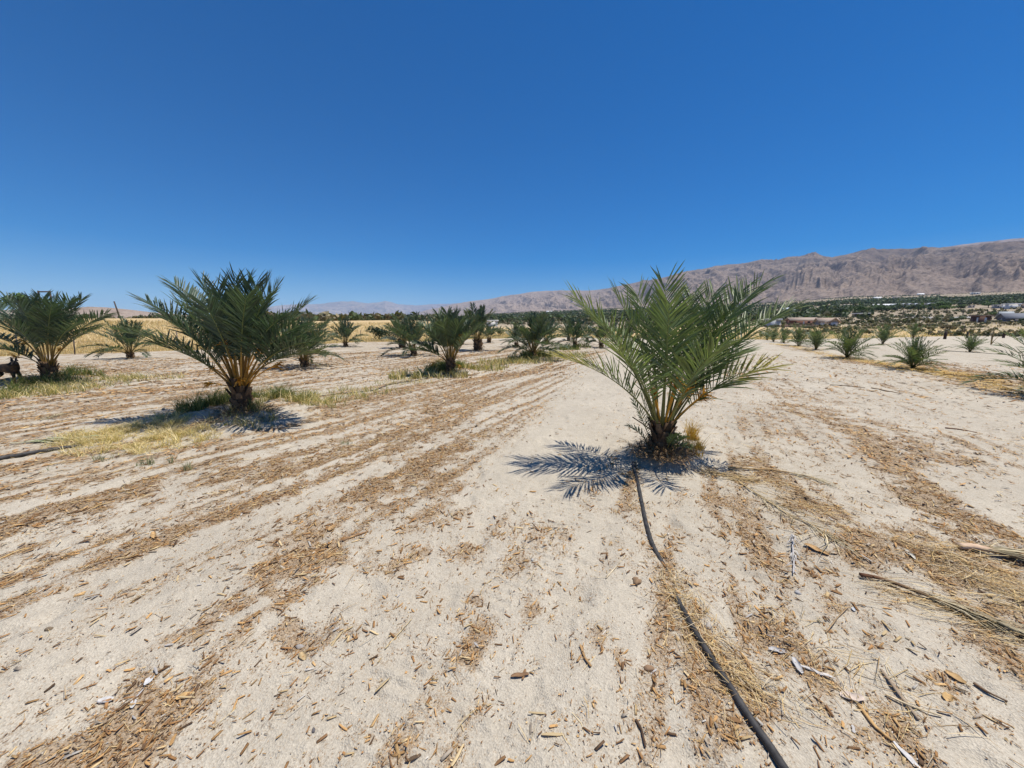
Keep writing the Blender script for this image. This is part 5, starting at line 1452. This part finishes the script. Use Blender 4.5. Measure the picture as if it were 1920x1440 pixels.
for k, (x0, x1, b, t, lb) in enumerate([
  (1056, 1068, 598, 593, 'left one of the white valley houses above the green mound palm'), (1072, 1086, 598, 594, 'right one of the white valley houses above the green mound palm'),
  (970, 980, 597, 593, 'small pale house above the grassy middle palm'), (1024, 1036, 586, 583, 'tiny far house on the dark belt left of the main palm'),
  (1388, 1400, 571, 567, 'small pale house beside the right upper frond of the main palm'), (1384, 1396, 583, 579, 'pale house just right of the main palm crown'),
  (1533, 1540, 561, 557, 'tiny white house at the top of the dark tree belt'), (1584, 1592, 575, 571, 'small white roof above the big round dark tree'),
  (1608, 1622, 566, 562, 'tan house in the tree belt above the wide green tree'), (1640, 1652, 561, 557, 'white house high in the tree belt'),
  (1676, 1686, 560, 556, 'grey house high in the tree belt right of the white one'), (1722, 1732, 554, 550, 'far house left of the dirt track foot'),
  (1764, 1772, 551, 547, 'far house right of the dirt track foot'), (1828, 1840, 546, 541, 'white house alone high on the fan near the right edge'),
  (1824, 1836, 552, 548, 'pinkish house just below the white one on the high fan'), (1890, 1900, 562, 558, 'small pale house on the scrub above the white box'),
  (1818, 1826, 577, 573, 'pale trailer right of the round dark green tree'), (1532, 1542, 584, 580, 'tan shack in the scrub behind the long brown house'),
  (1506, 1514, 583, 580, 'small tan shack left of the other in the scrub')]):
    house('far_house', lb, x0, x1, b, t, 'gable' if k % 2 else 'flat', [WHITE, (0.48, 0.42, 0.36), (0.6, 0.58, 0.55)][k % 3], [WHITE, (0.5, 0.45, 0.42), WHITE][k % 3], 0.6, 0, [], [(0.25, 0.4), (0.6, 0.75)], 0.6, group='far valley houses')

def greenhouse():
    g = far(1722, 577); Y = g[1]; az = math.atan2(g[0], g[1])
    root = thing('greenhouse', 'long pale grey greenhouse roofs in the valley on the right', 'greenhouse', g, -az * 0.5)
    W = 62 * Y / 720; n = 7; dx = W / n; H = 9 * Y / 720
    for i in range(n):
        mb = MB(); x0 = -W / 2 + i * dx; x1 = x0 + dx * 0.97; D = W * 0.5
        seg = 8; V = []
        for yy in (0, D):
            for j in range(seg + 1):
                a = pi * j / seg; V.append(((x0 + x1) / 2 - cos(a) * (x1 - x0) / 2, yy, H * 0.55 + sin(a) * H * 0.4))
            V += [(x0, yy, -1), (x1, yy, -1)]
        m = seg + 3; q = [(j, j + 1, m + j + 1, m + j) for j in range(seg)] + [(0, m, m + seg + 1, seg + 1), (seg, seg + 2, m + seg + 2, m + seg)]
        t = []
        for o in (0, m):
            for j in range(1, seg): t.append((o, o + j, o + j + 1))
        q += [(seg + 1, seg + 2, seg, 0), (m + seg + 1, m, m + seg, m + seg + 2)]
        mb.add(V, q=q, t=t, c=(0.50, 0.53, 0.57))
        link('bay', mb.mesh('bay', M_BUILD, False), root)
greenhouse()
# low wall before the houses
def long_wall():
    a = far(1450, 613.5); b = far(1534, 613.5); d = b - a; L = np.hypot(d[0], d[1])
    root = thing('garden_wall', 'low reddish wall in front of the long brown house', 'wall', a, math.atan2(d[1], d[0]))
    n = 6
    for i in range(n):
        mb = MB(); mb.box((L * i / n + 0.05, -0.1, -1.2), (L * (i + 1) / n - 0.02, 0.1, 0.55 + 0.05 * (i % 2) + d[2] * (i + 0.5) / n), (0.17, 0.105, 0.085))
        link('wall_panel', mb.mesh('wall_panel', M_BUILD), root)
long_wall()

# ------------------------------------------------------------------ poles, posts, fence
def pole(name, label, px, base, top, rad, c, lean=(0, 0), cat='pole', R=None, arms=(), group=None):
    if R: 
        a = azel(px, base)[0]; x, y = R * sin(a), R * cos(a); g = np.array([x, y, float(ground_z(np.array([x]), np.array([y]))[0])])
    else: g = far(px, base) if base < 640 else on(px, base)
    h = at_depth(px, top, g[1])[2] - g[2]
    root = thing(name, label, cat, g, 0, group)
    mb = MB(); mb.tube([(0, 0, -0.3), (lean[0] * 0.5, lean[1] * 0.5, h * 0.5), (lean[0], lean[1], h)], [rad, rad * 0.9, rad * 0.75], 8, c)
    link('post', mb.mesh('post', M_WOODP, True), root)
    for (z, w) in arms:
        m2 = MB(); m2.box((-w / 2, -0.06, h * z - 0.07), (w / 2, 0.06, h * z + 0.07), c); link('crossarm', m2.mesh('crossarm', M_WOODP), root)
    return root
pole('utility_pole', 'leaning bare pole on the crest of the dry field at left', 226, 602, 565, 0.16, (0.09, 0.07, 0.06), (-0.8, 0), R=125)
pole('utility_pole', 'utility pole left of the road in the valley', 1692, 596, 580, 0.14, (0.06, 0.05, 0.045), arms=((0.93, 1.8),))
pole('utility_pole', 'utility pole above the olive bushes in the valley', 1804, 598, 581, 0.14, (0.06, 0.05, 0.045), arms=((0.93, 1.8),))
pole('utility_pole', 'utility pole beside the pale blue roofed shed', 1879, 592, 576, 0.14, (0.06, 0.05, 0.045), arms=((0.93, 1.8),))
fr_a = azel(92, 600)[0]
def frame_gantry():
    R = 110.0; x, y = R * sin(fr_a), R * cos(fr_a); z = float(ground_z(np.array([x]), np.array([y]))[0])
    h = at_depth(92, 545, y)[2] - z; w = 21 * y / 720
    root = thing('pole_frame', 'two post frame with a crossbar rising behind the left edge palm', 'frame', (x, y, z))
    for sx in (-1, 1):
        mb = MB(); mb.tube([(sx * w / 2, 0, -0.5), (sx * w / 2, 0, h)], 0.14, 7, (0.10, 0.075, 0.06)); link('post', mb.mesh('post', M_WOODP), root)
    mb = MB(); mb.box((-w / 2, -0.08, h - 0.3), (w / 2, 0.08, h - 0.08), (0.10, 0.075, 0.06)); link('crossbar', mb.mesh('crossbar', M_WOODP), root)
frame_gantry()
pole('stake', 'burnt dark stump with a pale foot right of the spreading palm', 1771, 636, 621, 0.16, (0.05, 0.035, 0.03), (0.05, 0), 'stake')
pole('stake', 'dark stake behind the small compact palm', 1813, 634, 622, 0.12, (0.06, 0.045, 0.04), (0, 0), 'stake')
pole('stake', 'dark stake right of the bare sapling', 1881, 634, 620, 0.14, (0.06, 0.04, 0.035), (0.03, 0), 'stake')
pole('stake', 'short leaning dark stake near the right edge', 1901, 628, 621, 0.15, (0.06, 0.04, 0.035), (0.3, 0), 'stake')
pole('fence_post', 'thin fence post left of the small compact palm', 1807, 628, 612, 0.07, (0.14, 0.11, 0.09), (0, 0), 'post')
pole('fence_post', 'thin short post by the right hand dull palm', 1757, 628, 619, 0.06, (0.16, 0.12, 0.1), (0.1, 0), 'post')
def sapling():
    g = on(1858, 646); h = at_depth(1858, 612, g[1])[2] - g[2]
    root = thing('sapling', 'bare dry sapling with two thin stems near the right edge', 'sapling', g)
    for lx, k, r0 in ((0.05, 1.0, 0.05), (-0.1, 0.6, 0.045), (0.55, 0.45, 0.03), (0.12, 0.7, 0.03)):
        mb = MB(); mb.tube([(0, 0, -0.05), (lx * 0.4, 0, h * k * 0.5), (lx, 0, h * k)], [r0, r0 * 0.8, r0 * 0.4], 6, (0.22, 0.17, 0.09)); link('stem', mb.mesh('stem', M_WOODP), root)
sapling()
def field_fence():
    px = [(-60, 670), (36, 667), (140, 664.5), (240, 660), (335, 657.5), (440, 654), (545, 648.5), (632, 643), (677, 640.5), (730, 640), (800, 639.5)]
    G = [on(*p) for p in px]
    root = thing('wire_fence', 'thin wire fence with metal posts along the edge of the dry field', 'fence', G[0])
    tops = []
    for i, g in enumerate(G):
        h = 1.25 + 0.1 * (i % 2); lean = 0.12 if i == 2 else 0.02
        mb = MB(); p = g - G[0]; mb.tube([p + (0, 0, -0.2), p + (lean, 0, h)], 0.03, 6, (0.12, 0.10, 0.09)); link('fence_post', mb.mesh('fence_post', M_WOODP), root); tops.append((p, h))
    for z in (0.35, 0.7, 1.15):
        mb = MB(); mb.tube([p + np.array((0.02, 0, z + 0.02 * (i % 2))) for i, (p, h) in enumerate(tops)], 0.006, 4, (0.16, 0.15, 0.14)); link('wire', mb.mesh('wire', M_WOODP), root)
field_fence()

# ------------------------------------------------------------------ the dog
def dog():
    g = on(31, 725)
    root = thing('dog', 'dark brindle dog with pricked ears looking this way beside the left palm', 'dog', g, radians(6))
    root.scale = (0.86, 0.86, 0.86)
    bm_v = [((0, 0, 0.45), 0.150), ((-0.22, 0.03, 0.46), 0.150), ((-0.42, 0.08, 0.48), 0.120), ((-0.60, 0.12, 0.47), 0.125),          # chest .. rump
            ((0.12, -0.06, 0.55), 0.11), ((0.185, -0.11, 0.615), 0.090), ((0.215, -0.155, 0.635), 0.095),                              # neck, head
            ((0.235, -0.24, 0.60), 0.052), ((0.245, -0.315, 0.58), 0.038),                                                           # muzzle
            ((0.05, -0.07, 0.34), 0.062), ((0.06, -0.08, 0.20), 0.038), ((0.055, -0.075, 0.06), 0.030), ((0.07, -0.11, 0.018), 0.034),  # near front leg
            ((0.02, 0.09, 0.34), 0.058), ((0.06, 0.09, 0.20), 0.036), ((0.03, 0.10, 0.06), 0.029), ((0.05, 0.07, 0.018), 0.033),      # far front leg
            ((-0.60, 0.03, 0.36), 0.078), ((-0.52, 0.0, 0.25), 0.05), ((-0.68, 0.0, 0.15), 0.03), ((-0.66, -0.01, 0.05), 0.026), ((-0.62, -0.03, 0.018), 0.032),
            ((-0.62, 0.20, 0.36), 0.075), ((-0.56, 0.22, 0.25), 0.048), ((-0.72, 0.22, 0.15), 0.03), ((-0.70, 0.22, 0.05), 0.026), ((-0.66, 0.20, 0.018), 0.032),
            ((-0.74, 0.15, 0.44), 0.04), ((-0.84, 0.17, 0.32), 0.032), ((-0.88, 0.18, 0.20), 0.022)]
    ed = [(0, 1), (1, 2), (2, 3), (0, 4), (4, 5), (5, 6), (6, 7), (7, 8), (0, 9), (9, 10), (10, 11), (11, 12), (0, 13), (13, 14), (14, 15), (15, 16),
          (3, 17), (17, 18), (18, 19), (19, 20), (20, 21), (3, 22), (22, 23), (23, 24), (24, 25), (25, 26), (3, 27), (27, 28), (28, 29)]
    me = bpy.data.meshes.new('body'); me.from_pydata([v for v, r in bm_v], ed, [])
    o = link('body', me, root)
    bpy.context.view_layer.objects.active = o
    sk = o.modifiers.new('skin', 'SKIN'); sk.use_smooth_shade = True
    for i, (v, r) in enumerate(bm_v):
        me.skin_vertices[0].data[i].radius = (r, r); me.skin_vertices[0].data[i].use_root = (i == 0)
    sb = o.modifiers.new('sub', 'SUBSURF'); sb.levels = 2; sb.render_levels = 2
    dg = bpy.context.evaluated_depsgraph_get()
    fin = bpy.data.meshes.new_from_object(o.evaluated_get(dg))
    o.modifiers.clear(); o.data = fin
    co = np.zeros(len(fin.vertices) * 3); fin.vertices.foreach_get('co', co); co = co.reshape(-1, 3)
    tan = np.array((0.135, 0.085, 0.045)); blk = np.array((0.022, 0.018, 0.016)); brn = np.array((0.11, 0.068, 0.038))
    st = sstep(0.42, 0.6, fbm(co[:, 0] * 22 + co[:, 2] * 5, co[:, 2] * 7, 5, 3))[:, None]
    c = brn * (1 - st) + blk * 1.4 * st
    back = sstep(0.50, 0.58, co[:, 2])[:, None] * (co[:, 0] < 0.05)[:, None]; c = c * (1 - back) + tan * back
    hd = (sstep(0.14, 0.18, co[:, 0]) * sstep(0.5, 0.56, co[:, 2]))[:, None]; c = c * (1 - hd) + blk * 1.5 * hd
    a = fin.attributes.new('col', 'FLOAT_COLOR', 'POINT'); cc = np.ones((len(co), 4), np.float32); cc[:, :3] = c; a.data.foreach_set('color', cc.ravel())
    fin.materials.clear(); fin.materials.append(M_FUR)
    for p in fin.polygons: p.use_smooth = True
    for sx in (-1, 1):      # ears
        mb = MB(); b = np.array((0.215 + sx * 0.060, -0.135, 0.69)); t = b + np.array((sx * 0.022, 0.01, 0.135))
        mb.add([b + (-0.042, -0.012, 0), b + (0.042, -0.012, 0), b + (0.036, 0.03, 0), b + (-0.036, 0.03, 0), b + np.array((-0.034, -0.004, 0.07)), b + np.array((0.034, -0.004, 0.07)), b + np.array((0, 0.022, 0.06)), t],
               q=[(0, 1, 5, 4), (1, 2, 6, 5), (3, 0, 4, 6)], t=[(2, 3, 6), (4, 5, 7), (5, 6, 7), (6, 4, 7)], c=(0.02, 0.016, 0.014))
        link('ear', mb.mesh('ear', M_FUR), root)
        mb = MB(); e = np.array((0.224 + sx * 0.042, -0.238, 0.65)); mb.tube([e + (0, 0.008, 0), e + (0, -0.006, 0)], 0.009, 8, (0.10, 0.06, 0.03)); link('eye', mb.mesh('eye', M_FUR), root)
    mb = MB(); e = np.array((0.247, -0.355, 0.592)); mb.tube([e + (0, 0.03, 0), e + (0, -0.002, 0)], [0.022, 0.014], 8, (0.01, 0.01, 0.01)); link('nose', mb.mesh('nose', M_FUR), root)
dog()
